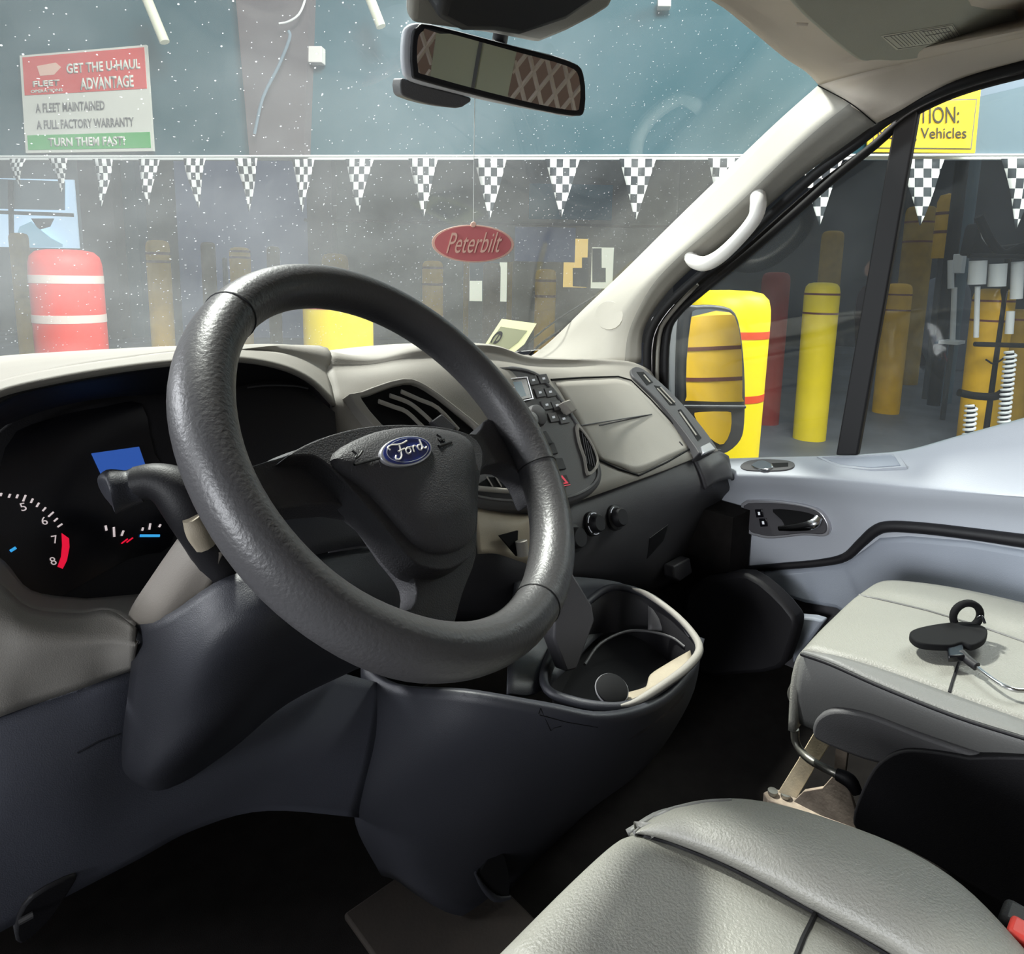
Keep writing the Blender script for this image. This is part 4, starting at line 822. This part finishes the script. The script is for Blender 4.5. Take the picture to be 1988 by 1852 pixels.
# oval air freshener
FZ = PY(918, 470, .90); FNm = (CAM-FZ).normalized(); FNm = V((FNm.x, FNm.y, 0)).normalized()
af = empty('air_freshener', PP(918, 435, FZ, FNm), 'red oval air freshener hanging on a string from the mirror', 'air freshener')
def fp(x, y, h=0): return PP(x, y, FZ+FNm*h, FNm)
def fe(s, h): return [fp(918+80*s*cos(a), 473+36.5*s*sin(a)+.02*80*s*cos(a), h) for a in [2*pi*k/40 for k in range(40)]]
card = prism('card', fe(1, 0), FNm, .003, 'freshpink', af, .0005)
prism('card_field', fe(.93, .0006), FNm, .002, 'fresh', card)
text('card_script', 'Peterbilt', fp(866, 492, .002), fp(972, 490, .002)-fp(866, 492, .002), fp(870, 452, .002)-fp(866, 492, .002), 'freshpink', card, .35, .0006)
lathe('card_loop', [(.004, 0), (.005, .001), (.004, .002)], 'freshpink', card, 14, fp(919, 436, 0), FNm)
tube('string', [fp(919, 436), fp(920, 300), mp2(922, 190, -.012)], .0006, 'cord', af, 6)
# paper card on the dash
pcx = (PY(985, 645, 1.20), (CAM-PY(985, 645, 1.2)).normalized())
pcn = V((-.25, -.75, .6)).normalized()
def pcp(x, y, h=0): return PP(x, y, pcx[0]+pcn*h, pcn)
pa = tag(prism('paper_card', [pcp(*q) for q in ((928, 690), (974, 619), (1042, 628), (1018, 668), (985, 695))], pcn, .002, 'paper'), 'cream paper card with a black letter leaning at the windshield base', 'paper card')
prism('card_print', [pcp(x, y, .0008) for x, y in ((948, 668), (972, 634), (1024, 642), (1006, 664), (985, 680))], pcn, .0005, mat('card grey green', (120, 122, 98), .8), pa)
text('card_letter', 'e', pcp(966, 640, .0015), pcp(950, 664, .0015)-pcp(966, 640, .0015), pcp(980, 646, .0015)-pcp(966, 640, .0015), 'black', pa)
# wiper outside the glass
wi = empty('wiper', wpx(1050, 640, -.03), 'black wiper arm resting outside the lower windshield', 'wiper')
tube('wiper_blade', [wpx(x, y, -.03) for x, y in ((975, 705), (1020, 670), (1080, 622), (1180, 560))], .003, 'rubber', wi, 8, sub=3)
tube('wiper_arm', [wpx(x, y, -.045) for x, y in ((1000, 720), (1045, 672), (1090, 640))], .005, 'rubber', wi, 8, sub=3)
# outside mirror
om = empty('side_mirror', (1.2, 1.2, 1.3), 'grey outside mirror beyond the passenger window', 'side mirror')
OC = PX(1390, 720, 1.18); otg = V((2.15, -.25, 1.25)); od_ = (OC-CAM).normalized(); orr = (otg-OC).normalized(); ON = (orr-od_).normalized()
def op(x, y, h=0): return PP(x, y, OC+ON*h, ON)
sh_ = [(1325, 600), (1352, 590), (1400, 591), (1430, 606), (1443, 660), (1449, 740), (1448, 820), (1440, 856), (1415, 880), (1385, 884), (1350, 870), (1322, 850), (1318, 720)]
prism('mirror_shell', spline([op(*q) for q in sh_], 3, True), ON, .10, 'housingdark', om, .012, seg=3, back=.86)
prism('shell_back', spline([op(x, y, -.02) for x, y in ((1300, 640), (1306, 615), (1328, 598), (1346, 592), (1338, 640), (1332, 720), (1330, 800), (1312, 800), (1300, 740))], 3, True), ON, .09, 'housing', om, .01, seg=3)
prism('main_glass', spline([op(x, y, .006) for x, y in ((1342, 618), (1352, 601), (1400, 602), (1426, 614), (1438, 660), (1441, 720), (1441, 772), (1437, 780), (1340, 778), (1333, 770), (1333, 700))], 2, True), ON, .003, 'mirror', om)
prism('spot_glass', spline([op(x, y, .006) for x, y in ((1348, 806), (1358, 800), (1412, 799), (1420, 806), (1418, 838), (1405, 862), (1388, 858), (1364, 836))], 2, True), ON, .003, 'mirror', om)
box('mirror_arm', (1.02, 1.28, 1.22), (.28, .05, .08), 'housingdark', om, .02)
tube('glass_divider', [op(1326, 789, .006), op(1446, 790, .006)], .006, 'housingdark', om, 8)
# bulkhead behind the seats (seen in the mirror)
cb = empty('cargo_barrier', (0, -.62, .65), 'beige bulkhead with diamond mesh reflected in the rear view mirror', 'cargo barrier')
def refl(x, y, yy=-.62):
    p = mp2(x, y, .0055); d = (p-CAM).normalized(); r = d-MN*2*d.dot(MN); return p+r*((yy-p.y)/r.y)
xa, xb, xl = refl(842, 100).x, refl(992, 150).x, refl(926, 120).x
x0_, x1_ = min(xa, xb), max(xa, xb)
box('centre_panel', ((x0_+x1_)/2, -.62, 1.45), (x1_-x0_, .02, 1.5), 'beige', cb)
box('panel_joint', (xl, -.608, 1.45), (.012, .006, 1.5), 'seatplastic', cb)
box('panel_frame', (0, -.625, .72), (1.7, .03, .2), 'mesh', cb)
dm_ = []; DW, DH = .062, .115
for k in range(-40, 60):
    for sgn in (1, -1):
        xs0 = -.85+k*DW; p0 = V((xs0, -.62, .8)); p1 = V((xs0+sgn*(1.4/DH*DW), -.62, 2.2))
        # clip to the barrier width
        def at(x): return p0+(p1-p0)*((x-p0.x)/(p1.x-p0.x))
        lo, hi = (p0, p1) if p0.x < p1.x else (p1, p0)
        for a0, a1 in ((-.85, x0_), (x1_, .85)):
            l, h = max(lo.x, a0), min(hi.x, a1)
            if h-l > .02: dm_.append([at(l), at(h)])
lines('diamond_mesh', dm_, .0085, 'mesh', cb)
tag(box('wall_back', (0, -1.3, 1.4), (1.8, .05, 1.6), 'cargo'), 'dark cargo wall behind the mesh barrier', 'cargo wall', kind='structure')

# ================================================================== GARAGE
g = prism('floor', [V((-30, -20, 0)), V((60, -20, 0)), V((60, 40, 0)), V((-30, 40, 0))], V((0, 0, 1)), .1, 'concrete'); tag(g, 'grey concrete garage floor', 'floor', kind='structure')
S0, S1 = PZ(-150, 304, 2.5), PZ(2150, 301, 2.5)
SD = (S1-S0).normalized(); SN = SD.cross(V((0, 0, 1))).normalized()
if SN.dot(CAM-S0) < 0: SN = -SN
def fa(x, y, h=0): return PP(x, y, S0+SN*(h-.06), SN)
fz = [fa(-250, 303), fa(1700, 303)]
def wallbox(name, x0, x1, z0, z1, m, off=0, th=.15):
    a, b = fa(x0, 303, off), fa(x1, 303, off)
    return prism(name, [V((a.x, a.y, z0)), V((b.x, b.y, z0)), V((b.x, b.y, z1)), V((a.x, a.y, z1))], SN, th, m)
tag(wallbox('wall_upper', -400, 1735, 2.50, 6.0, 'teal'), 'teal painted upper wall above the pennant string', 'wall', kind='structure')
tag(wallbox('wall_upper', 1735, 3900, 2.50, 6.0, 'bluegrey'), 'blue grey upper wall right of the yellow sign', 'wall', kind='structure')
tag(wallbox('trim_4', -400, 3900, 2.48, 2.515, 'cord', .02, .03), 'white edge strip under the teal wall', 'edge strip', kind='structure')
cl_ = prism('column', [fa(445, -150, .12), fa(605, -150, .12), fa(590, 300, .12), fa(484, 300, .12)], SN, .12, 'column'); tag(cl_, 'dark brown column panel on the teal wall above the pennants', 'column')
tube('conduit', [fa(x, y, .20) for x, y in ((560, 60), (562, 75), (540, 130), (510, 190), (494, 260))], .012, 'bluegrey', cl_, 8, sub=3)
tube('cable_loop', [fa(x, y, .20) for x, y in ((542, 46), (560, 42), (580, 28), (592, 0), (595, -30))], .008, 'cord', cl_, 8, sub=3)
# tube lights
tl1 = tag(tube('tube_light', [fa(278, -20, .3), fa(320, 82, .3)], .035, 'tube'), 'pale tube light left of the brown column', 'tube light', 'tube lights on the teal wall')
tl2 = tag(tube('tube_light', [fa(712, -20, .3), fa(740, 52, .3)], .035, 'tube'), 'pale tube light right of the brown column, left of the mirror', 'tube light', 'tube lights on the teal wall')
for x, y, w_, h_, lb_ in ((611, 105, 26, 32, 'small white box on the teal wall beside the column'), (1290, 3, 26, 18, 'small white box high on the wall right of the mirror')):
    tag(prism('wall_box', [fa(x-w_/2, y-h_/2, .1), fa(x+w_/2, y-h_/2, .1), fa(x+w_/2, y+h_/2, .1), fa(x-w_/2, y+h_/2, .1)], SN, .08, 'white', bw=.005), lb_, 'wall box')
# advert sign
sg = empty('banner_sign', fa(168, 200, .05), 'red white and green banner sign on the teal wall', 'sign')
def q4(name, pts, m, par, h, th=.004): return prism(name, [fa(x, y, h) for x, y in pts], SN, th, m, par)
q4('sign_board', ((38, 108), (284, 87), (298, 293), (50, 297)), 'signwhite', sg, .06, .02)
def sq(u, v): # bilinear on the sign
    a = (38+(284-38)*u, 108+(87-108)*u); b = (50+(298-50)*u, 297+(293-297)*u); return (a[0]+(b[0]-a[0])*v, a[1]+(b[1]-a[1])*v)
def rq(u0, v0, u1, v1): return [sq(u0, v0), sq(u1, v0), sq(u1, v1), sq(u0, v1)]
q4('red_field', rq(.02, .02, .98, .41), 'signred', sg, .064); q4('green_field', rq(.02, .82, .98, .97), 'signgreen', sg, .064)
def stx(nm, s, u0, v0, u1, v1, m, b=.0):
    a = fa(*sq(u0, v1), .068); text(nm, s, a, fa(*sq(u1, v1), .068)-a, fa(*sq(u0, v0), .068)-a, m, sg, 0, .003, bold=b)
stx('sign_line', 'GET THE U-HAUL', .36, .12, .94, .22, 'signwhite', .03); stx('sign_line', 'ADVANTAGE', .46, .27, .88, .39, 'signwhite', .03)
stx('sign_line', 'FLEET', .09, .27, .30, .33, 'signwhite', .03); stx('sign_line', 'OPERATIONS', .07, .36, .32, .39, 'signwhite', .02)
q4('sign_emblem', [sq(.13, .12), sq(.28, .10), sq(.32, .15), sq(.26, .22), sq(.15, .22)], 'freshpink', sg, .066)
stx('sign_line', 'A FLEET MAINTAINED', .10, .50, .64, .59, 'signgrey', .01); stx('sign_line', 'A FULL FACTORY WARRANTY', .10, .67, .86, .76, 'signgrey', .01); stx('sign_line', 'TURN THEM FAST!', .18, .85, .78, .94, 'signwhite', .03)
# caution sign
cg = empty('caution_sign', fa(1790, 235, .05), 'yellow caution sign hanging above the pennants seen through side window', 'sign')
q4('sign_board', ((1686, 170), (1905, 166), (1893, 297), (1684, 295)), 'signyellow', cg, .10, .02)
q4('sign_border', ((1698, 196), (1897, 192), (1886, 290), (1694, 288)), 'signgrey', cg, .103); q4('sign_field', ((1700, 198), (1895, 194), (1884, 288), (1696, 286)), 'signyellow', cg, .106)
for s, x0, x1, y0, y1 in (('CAUTION:', 1724, 1862, 208, 240), ('Moving Vehicles', 1704, 1876, 249, 276)):
    a = fa(x0, y1, .11); text('sign_line', s, a, fa(x1, y1-1, .11)-a, fa(x0, y0, .11)-a, mat('sign dark print', (60, 56, 45), .6), cg, 0, .003)
# pennants
FL = [(35, 32, 58), (115, 36, 66), (197, 38, 95), (287, 40, 92), (380, 42, 96), (480, 44, 102), (587, 44, 105), (697, 54, 106), (822, 56, 114), (952, 62, 118), (1092, 66, 115), (1238, 70, 120), (1410, 72, 122), (1597, 78, 130), (1793, 86, 130), (1986, 84, 136), (2180, 86, 136)]
cdn = tag(tube('bunting_line', [fa(x, 304-x*.0015, .16) for x in range(-150, 2250, 100)], .009, 'cord'), 'white cord carrying the checkered pennants across the bay', 'cord')
names = ['in front of the bright opening, outermost left', 'second from the left edge above the bright opening', 'third from the left below the banner sign', 'below the right edge of the banner sign', 'fifth from the left, between banner and column', 'under the left side of the brown column', 'under the right side of the brown column', 'just right of the brown column', 'directly under the rear view mirror housing', 'just right of the freshener string', 'in front of the faded blue sign', 'right of the faded blue sign', 'half lost behind the A pillar reflection', 'left of the black door divider', 'right of the black door divider', 'at the right edge of the side window', 'beyond the right edge']
for i, (x, w_, L_) in enumerate(FL[:-1]):
    p0, p1 = fa(x-w_/2, 308, .16), fa(x+w_/2, 308, .16); tip = fa(x-2, 308+L_, .16)
    base = (p0+p1)/2; hz_ = V((0, 0, tip.z-base.z)); sx = (p1-p0); hx = (tip-base)-hz_
    me = bpy.data.meshes.new('pennant'); n_ = 9; vs_ = []; uv_ = []; fs = []
    for r in range(n_+1):
        t = r/n_; hw = .5*(1-t)+.012
        for c_ in range(5):
            u = (c_/4-.5)*2*hw; wob = .018*sin(t*4+i*1.7)+.008*sin(u*6+i)
            vs_.append(sx*u+(hz_+hx*.4)*t+SN*wob); uv_.append(((u+.5)*5.2+.3, t*7.0))
    for r in range(n_):
        for c_ in range(4): fs.append((r*5+c_, r*5+c_+1, (r+1)*5+c_+1, (r+1)*5+c_))
    me.from_pydata([tuple(v) for v in vs_], [], fs); me.update()
    ul = me.uv_layers.new(name='UVMap')
    for l in me.loops: ul.data[l.index].uv = uv_[l.vertex_index]
    o = link('pennant', me, 'check'); o.location = base
    so = o.modifiers.new('t', 'SOLIDIFY'); so.thickness = .002
    tag(o, 'black and white checkered pennant '+names[i], 'pennant', 'checkered pennants on the cord')
# far walls
def fw(name, x0, x1, y0, y1, dep, m, label, cat, th=.2, kind=None, to_floor=False):
    a, b, c, d = PG(x0, y0, dep), PG(x1, y0, dep), PG(x1, y1, dep), PG(x0, y1, dep)
    zt = a.z; zb = 0 if to_floor else (c.z+d.z)/2
    o = prism(name, [V((a.x, a.y, zt)), V((b.x, b.y, zt)), V((b.x, b.y, zb)), V((a.x, a.y, zb))], -AD, th, m)
    return tag(o, label, cat, kind=kind)
fw('wall_far', -700, 1330, 150, 600, 17.5, 'wallgrey', 'mottled grey concrete wall at the far end', 'wall', kind='structure', to_floor=True)
fw('wall_far', 1330, 4800, 150, 600, 17.5, 'walldark', 'charcoal wall behind the bollards at right', 'wall', kind='structure', to_floor=True)
fw('wall_panel', 330, 592, 200, 560, 16.9, 'lav', 'lavender grey wall panel behind the wheel rim', 'wall panel', to_floor=True)
fw('wall_panel', 1000, 1118, 440, 508, 15.5, 'lav', 'small lavender box right of the oval freshener', 'wall panel')
fw('steel_column', 140, 205, 200, 600, 15.8, 'column', 'brown steel column right of the bright opening', 'column', .5, to_floor=True)
fw('concrete_column', 210, 252, 200, 600, 16.2, 'bluegrey', 'pale grey column beside the brown one', 'column', .4, to_floor=True)
fw('steel_column', 590, 640, 200, 600, 15.8, 'column', 'brown steel column right of the lavender panel', 'column', .4, to_floor=True)
fw('roof_beam', 590, 1330, 424, 436, 15.9, 'column', 'thin dark beam across the far wall', 'beam')
fw('blue_sign', 1028, 1190, 356, 426, 15.0, 'signblue', 'faded blue sign behind the pennants', 'sign', .05)
op_ = fw('bay_opening', -60, 142, 345, 480, 16.6, 'opening', 'bright bay opening with parked white vehicles outside', 'bay opening', .05)
def fq(name, pts, dep, m, par): return prism(name, [PG(x, y, dep) for x, y in pts], -AD, .03, m, par)
fq('opening_header', ((-60, 345), (125, 352), (125, 408), (-60, 404)), 16.5, mat('grey shutter', (150, 168, 178), .7), op_)
fq('opening_rail', ((-60, 406), (142, 414), (142, 421), (-60, 413)), 16.45, 'walldark', op_)
fq('opening_post', ((15, 350), (24, 350), (26, 455), (17, 455)), 16.45, 'walldark', op_)
fq('outside_roadway', ((60, 424), (104, 424), (96, 440), (75, 446)), 16.4, 'signgrey', op_)
fq('outside_car', ((28, 470), (38, 440), (60, 430), (78, 446), (98, 462), (120, 474), (120, 480), (28, 480)), 16.4, mat('pale blue car', (150, 200, 225), .5, emit=(160, 205, 230), es=.45), op_)  # emission puts the outdoor daylight into the car colour
wo = fw('lit_doorway', 1096, 1142, 463, 558, 16.6, 'warm', 'amber lit doorway near the windshield corner, left one', 'doorway', .05)
fq('doorway_stack', ((1112, 556), (1112, 520), (1130, 520), (1130, 500), (1142, 500), (1142, 558)), 16.5, 'wallgrey', wo)
wo2 = fw('lit_doorway', 1150, 1192, 480, 560, 16.6, 'warmw', 'pale lit doorway near the windshield corner, right one', 'doorway', .05)
fq('doorway_stack', ((1150, 482), (1168, 482), (1168, 520), (1176, 520), (1176, 548), (1150, 548)), 16.5, 'wallgrey', wo2)
wo3 = fw('lit_opening', 912, 990, 508, 585, 16.6, 'warmw', 'white lit opening below the oval freshener', 'doorway', .05)
fq('opening_cabinet', ((912, 508), (970, 508), (970, 585), (936, 585), (936, 545), (912, 545)), 16.5, 'bluegrey', wo3)
for x in (905, 990): tag(tube('gate_post', [PG(x, 508, 12), V((*PG(x, 508, 12).xy, 0))], .05, 'yellowdim'), 'thin yellow gate post '+('left' if x < 950 else 'right')+' of the white lit opening', 'post')
# bollards
def bollard(x, top, wpx_, dep, m, label, bands=(), bm='bandark', taper=1.0, bh=.03, name='bollard', z0=0, grp='bollards in the garage'):
    p = PG(x, top, dep); r = wpx_/2*dep/FPX*1.0; H = p.z-z0
    e = empty(name, (p.x, p.y, z0), label, 'bollard', grp)
    prof = [(r*taper, 0), (r*taper, .02), (r, H-.14*min(1, r*6)), (r*.985, H-.09*min(1, r*6)), (r*.93, H-.045*min(1, r*6)), (r*.78, H-.015*min(1, r*6)), (r*.5, H-.003), (0, H)]
    lathe('sleeve', prof, m, e, 28, local=True)
    for b in bands:
        zb = PG(x, b, dep).z-z0; s_ = bh
        rb = r*(1+.012)*(1+(taper-1)*(1-zb/H))
        lathe('band', [(rb*.97, zb-s_/2), (rb, zb-s_/2), (rb, zb+s_/2), (rb*.97, zb+s_/2)], bm, e, 28, local=True)
    return e
bollard(125, 484, 122, 4.3, 'red', 'red bollard with two white bands near the left edge', (542, 617), 'band', 1.0, .05)
bollard(655, 530, 132, 3.9, 'yellow', 'bright yellow bollard seen through the steering wheel', (592,), 'bandred', 1.0, .035)
bollard(1416, 563, 158, 3.3, 'yellow', 'large bright yellow bollard behind the side mirror', (646, 764), 'bandred', .93, .035)
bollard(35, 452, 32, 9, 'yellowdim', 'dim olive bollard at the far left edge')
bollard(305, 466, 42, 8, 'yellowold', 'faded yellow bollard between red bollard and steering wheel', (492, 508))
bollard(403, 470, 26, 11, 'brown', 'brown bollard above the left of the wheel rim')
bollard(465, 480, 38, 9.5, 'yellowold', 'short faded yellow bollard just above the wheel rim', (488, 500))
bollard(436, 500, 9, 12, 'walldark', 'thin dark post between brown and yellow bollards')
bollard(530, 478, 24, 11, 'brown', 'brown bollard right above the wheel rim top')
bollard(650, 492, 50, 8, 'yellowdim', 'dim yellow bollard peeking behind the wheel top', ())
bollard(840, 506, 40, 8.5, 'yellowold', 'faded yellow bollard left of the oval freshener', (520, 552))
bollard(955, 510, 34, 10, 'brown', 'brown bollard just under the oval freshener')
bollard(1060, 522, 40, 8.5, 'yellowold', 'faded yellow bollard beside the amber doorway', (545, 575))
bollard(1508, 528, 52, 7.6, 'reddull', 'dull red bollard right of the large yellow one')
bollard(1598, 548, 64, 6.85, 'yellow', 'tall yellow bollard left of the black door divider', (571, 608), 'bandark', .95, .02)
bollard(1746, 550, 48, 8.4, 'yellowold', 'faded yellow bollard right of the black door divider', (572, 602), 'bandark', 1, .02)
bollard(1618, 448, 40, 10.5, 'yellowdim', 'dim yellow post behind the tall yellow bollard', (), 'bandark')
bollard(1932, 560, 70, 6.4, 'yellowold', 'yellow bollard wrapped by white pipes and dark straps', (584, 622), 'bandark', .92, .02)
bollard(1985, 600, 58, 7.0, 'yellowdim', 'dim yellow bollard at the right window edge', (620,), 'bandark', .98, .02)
bollard(1790, 400, 52, 11, 'yellowdim', 'olive wide post built for a dim reflection behind the white pipe stand', (432, 470), 'bandark')  # post shape stands in for a dim reflection
pm_ = OC+(orr*1.55); e = empty('bollard', (pm_.x, pm_.y, 0), 'yellow bollard reflected in the side mirror', 'bollard', 'bollards in the garage')
lathe('sleeve', [(.19, 0), (.19, 1.45), (.15, 1.55), (0, 1.58)], 'yellowold', e, 28, local=True)
for zb in (1.38, 1.22): lathe('band', [(.188, zb-.01), (.193, zb-.01), (.193, zb+.01), (.188, zb+.01)], 'bandark', e, 28, local=True)
# dark post with yellow sleeve, grey post
def post(x, y0, dep, r, m, label, cat='post', name='steel_post', yb=None):
    p = PG(x, y0, dep); return tag(tube(name, [p, V((p.x, p.y, 0 if yb is None else PG(x, yb, dep).z))], r, m, seg=16), label, cat)
post(1876, 250, 9.0, .08, 'rubber', 'black post left of the grey column in the side window')
post(1900, 250, 9.2, .075, 'bluegrey', 'grey post beside the black post in the side window')
ys_ = empty('wrapped_post', (*PG(1843, 375, 9.5).xy, 0), 'dark post with a yellow upper sleeve beside the black post', 'post')
pw_ = PG(1843, 375, 9.5); zl = PG(1838, 502, 9.5).z
lathe('post_sleeve', [(.13, zl), (.13, pw_.z-.12), (.10, pw_.z-.03), (0, pw_.z)], 'yellowold', ys_, 24, V((pw_.x, pw_.y, 0)))
tube('post_core', [V((pw_.x, pw_.y, zl)), V((pw_.x, pw_.y, 0))], .045, 'walldark', ys_, 12)
for y in (415, 451): zb = PG(1843, y, 9.5).z; lathe('sleeve_band', [(.13, zb-.02), (.133, zb-.02), (.133, zb+.02), (.13, zb+.02)], 'bandark', ys_, 24, V((pw_.x, pw_.y, 0)))
# white pipe stand
wpz = empty('pipe_stand', (*PG(1850, 660, 8.0).xy, 0), 'white pipe stand with a square foot behind the bollards', 'pipe stand')
tube('stand_pipe', [PG(1846, 505, 8), PG(1846, 560, 8)], .035, 'whitepipe', wpz, 10); tube('stand_pipe', [PG(1853, 558, 8), PG(1849, 664, 8)], .03, 'whitepipe', wpz, 10)
pf = PG(1848, 664, 8); box('stand_foot', (pf.x, pf.y, pf.z), (.32, .2, .04), 'whitepipe', wpz, .005); tube('stand_leg', [pf, V((pf.x, pf.y, 0))], .03, 'walldark', wpz, 8)
box('stand_box', PG(1862, 512, 8), (.16, .1, .22), 'whitepipe', wpz, .01)
# pipes and hoses at the wrapped bollard
rk = empty('hose_rack', (*PG(1932, 700, 6.2).xy, 0), 'rack of white pipes and coiled hoses round the yellow bollard', 'hose rack')
for x, y0, y1, r in ((1898, 556, 655, .022), (1899, 506, 552, .07), (1938, 512, 556, .07), (1976, 508, 580, .05), (1962, 604, 648, .034)):
    tube('rack_pipe', [PG(x, y0, 6.1), PG(x-3, y1, 6.1)], r, 'whitepipe', rk, 12)
for y, x0, x1 in ((668, 1892, 1992), (496, 1880, 2000)): tube('rack_strap', [PG(x0, y, 6.0), PG(x1, y+3, 6.0)], .022, 'rubber', rk, 8)
tube('rack_post', [PG(1958, 500, 6.25), V((*PG(1958, 500, 6.25).xy, 0))], .03, 'rubber', rk, 8)
def coil(x0, y0, x1, y1, dep, r, n, nm):
    a, b = PG(x0, y0, dep), PG(x1, y1, dep); ax = (b-a).normalized(); u = ax.orthogonal().normalized(); v = ax.cross(u)
    tube('hose_core', [a, b], r*.75, 'rubber', rk, 10)
    tube(nm, [a+(b-a)*(k/(n*10))+(u*cos(k*2*pi/10)+v*sin(k*2*pi/10))*r for k in range(n*10+1)], .013, 'whitepipe', rk, 6)
coil(1962, 682, 1948, 826, 5.8, .04, 16, 'coiled_hose'); coil(1886, 786, 1880, 850, 5.7, .04, 7, 'coiled_hose')
tube('black_hose', [PG(x, y, 5.9) for x, y in ((1862, 762), (1890, 768), (1930, 770), (1950, 760))], .035, 'rubber', rk, 10, sub=4)
tube('thin_cable', [PG(x, y, 5.9) for x, y in ((1914, 698), (1930, 706), (1950, 694), (1958, 684))], .008, 'rubber', rk, 6, sub=4)
tube('black_hose', [PG(x, y, 6.1) for x, y in ((1900, 420), (1925, 470), (1950, 492), (1990, 478), (2030, 470))], .04, 'rubber', rk, 10, sub=4)
prism('rack_hood', [PG(x, y, 6.3) for x, y in ((1888, 495), (1900, 440), (1906, 430), (1930, 480), (2010, 470), (2010, 500))], -AD, .2, 'black', rk, .02)
prism('rack_fin', [PG(x, y, 6.2) for x, y in ((1899, 425), (1908, 430), (1925, 470), (1920, 478), (1908, 462))], -AD, .02, 'whitepipe', rk, .005)
# maroon covered machine and grey cart
mc2 = empty('maroon_machine', (*PG(1780, 650, 13.5).xy, 0), 'dark maroon machine behind the faded bollard at right', 'machine')
prism('machine_body', spline([PG(x, y, 13.5) for x, y in ((1716, 690), (1716, 600), (1730, 560), (1765, 548), (1790, 570), (1812, 630), (1820, 690), (1805, 712), (1735, 712))], 3, True), -AD, 1.2, 'carred', mc2, .08, seg=3)
gc_ = empty('covered_cart', (*PG(1830, 640, 12.8).xy, 0), 'grey tarp covered cart between the bollards at right', 'cart')
prism('cart_cover', spline([PG(x, y, 12.8) for x, y in ((1790, 590), (1830, 545), (1880, 540), (1892, 600), (1890, 718), (1836, 720), (1815, 660))], 2, True), -AD, .6, 'greycar', gc_, .1, seg=3)
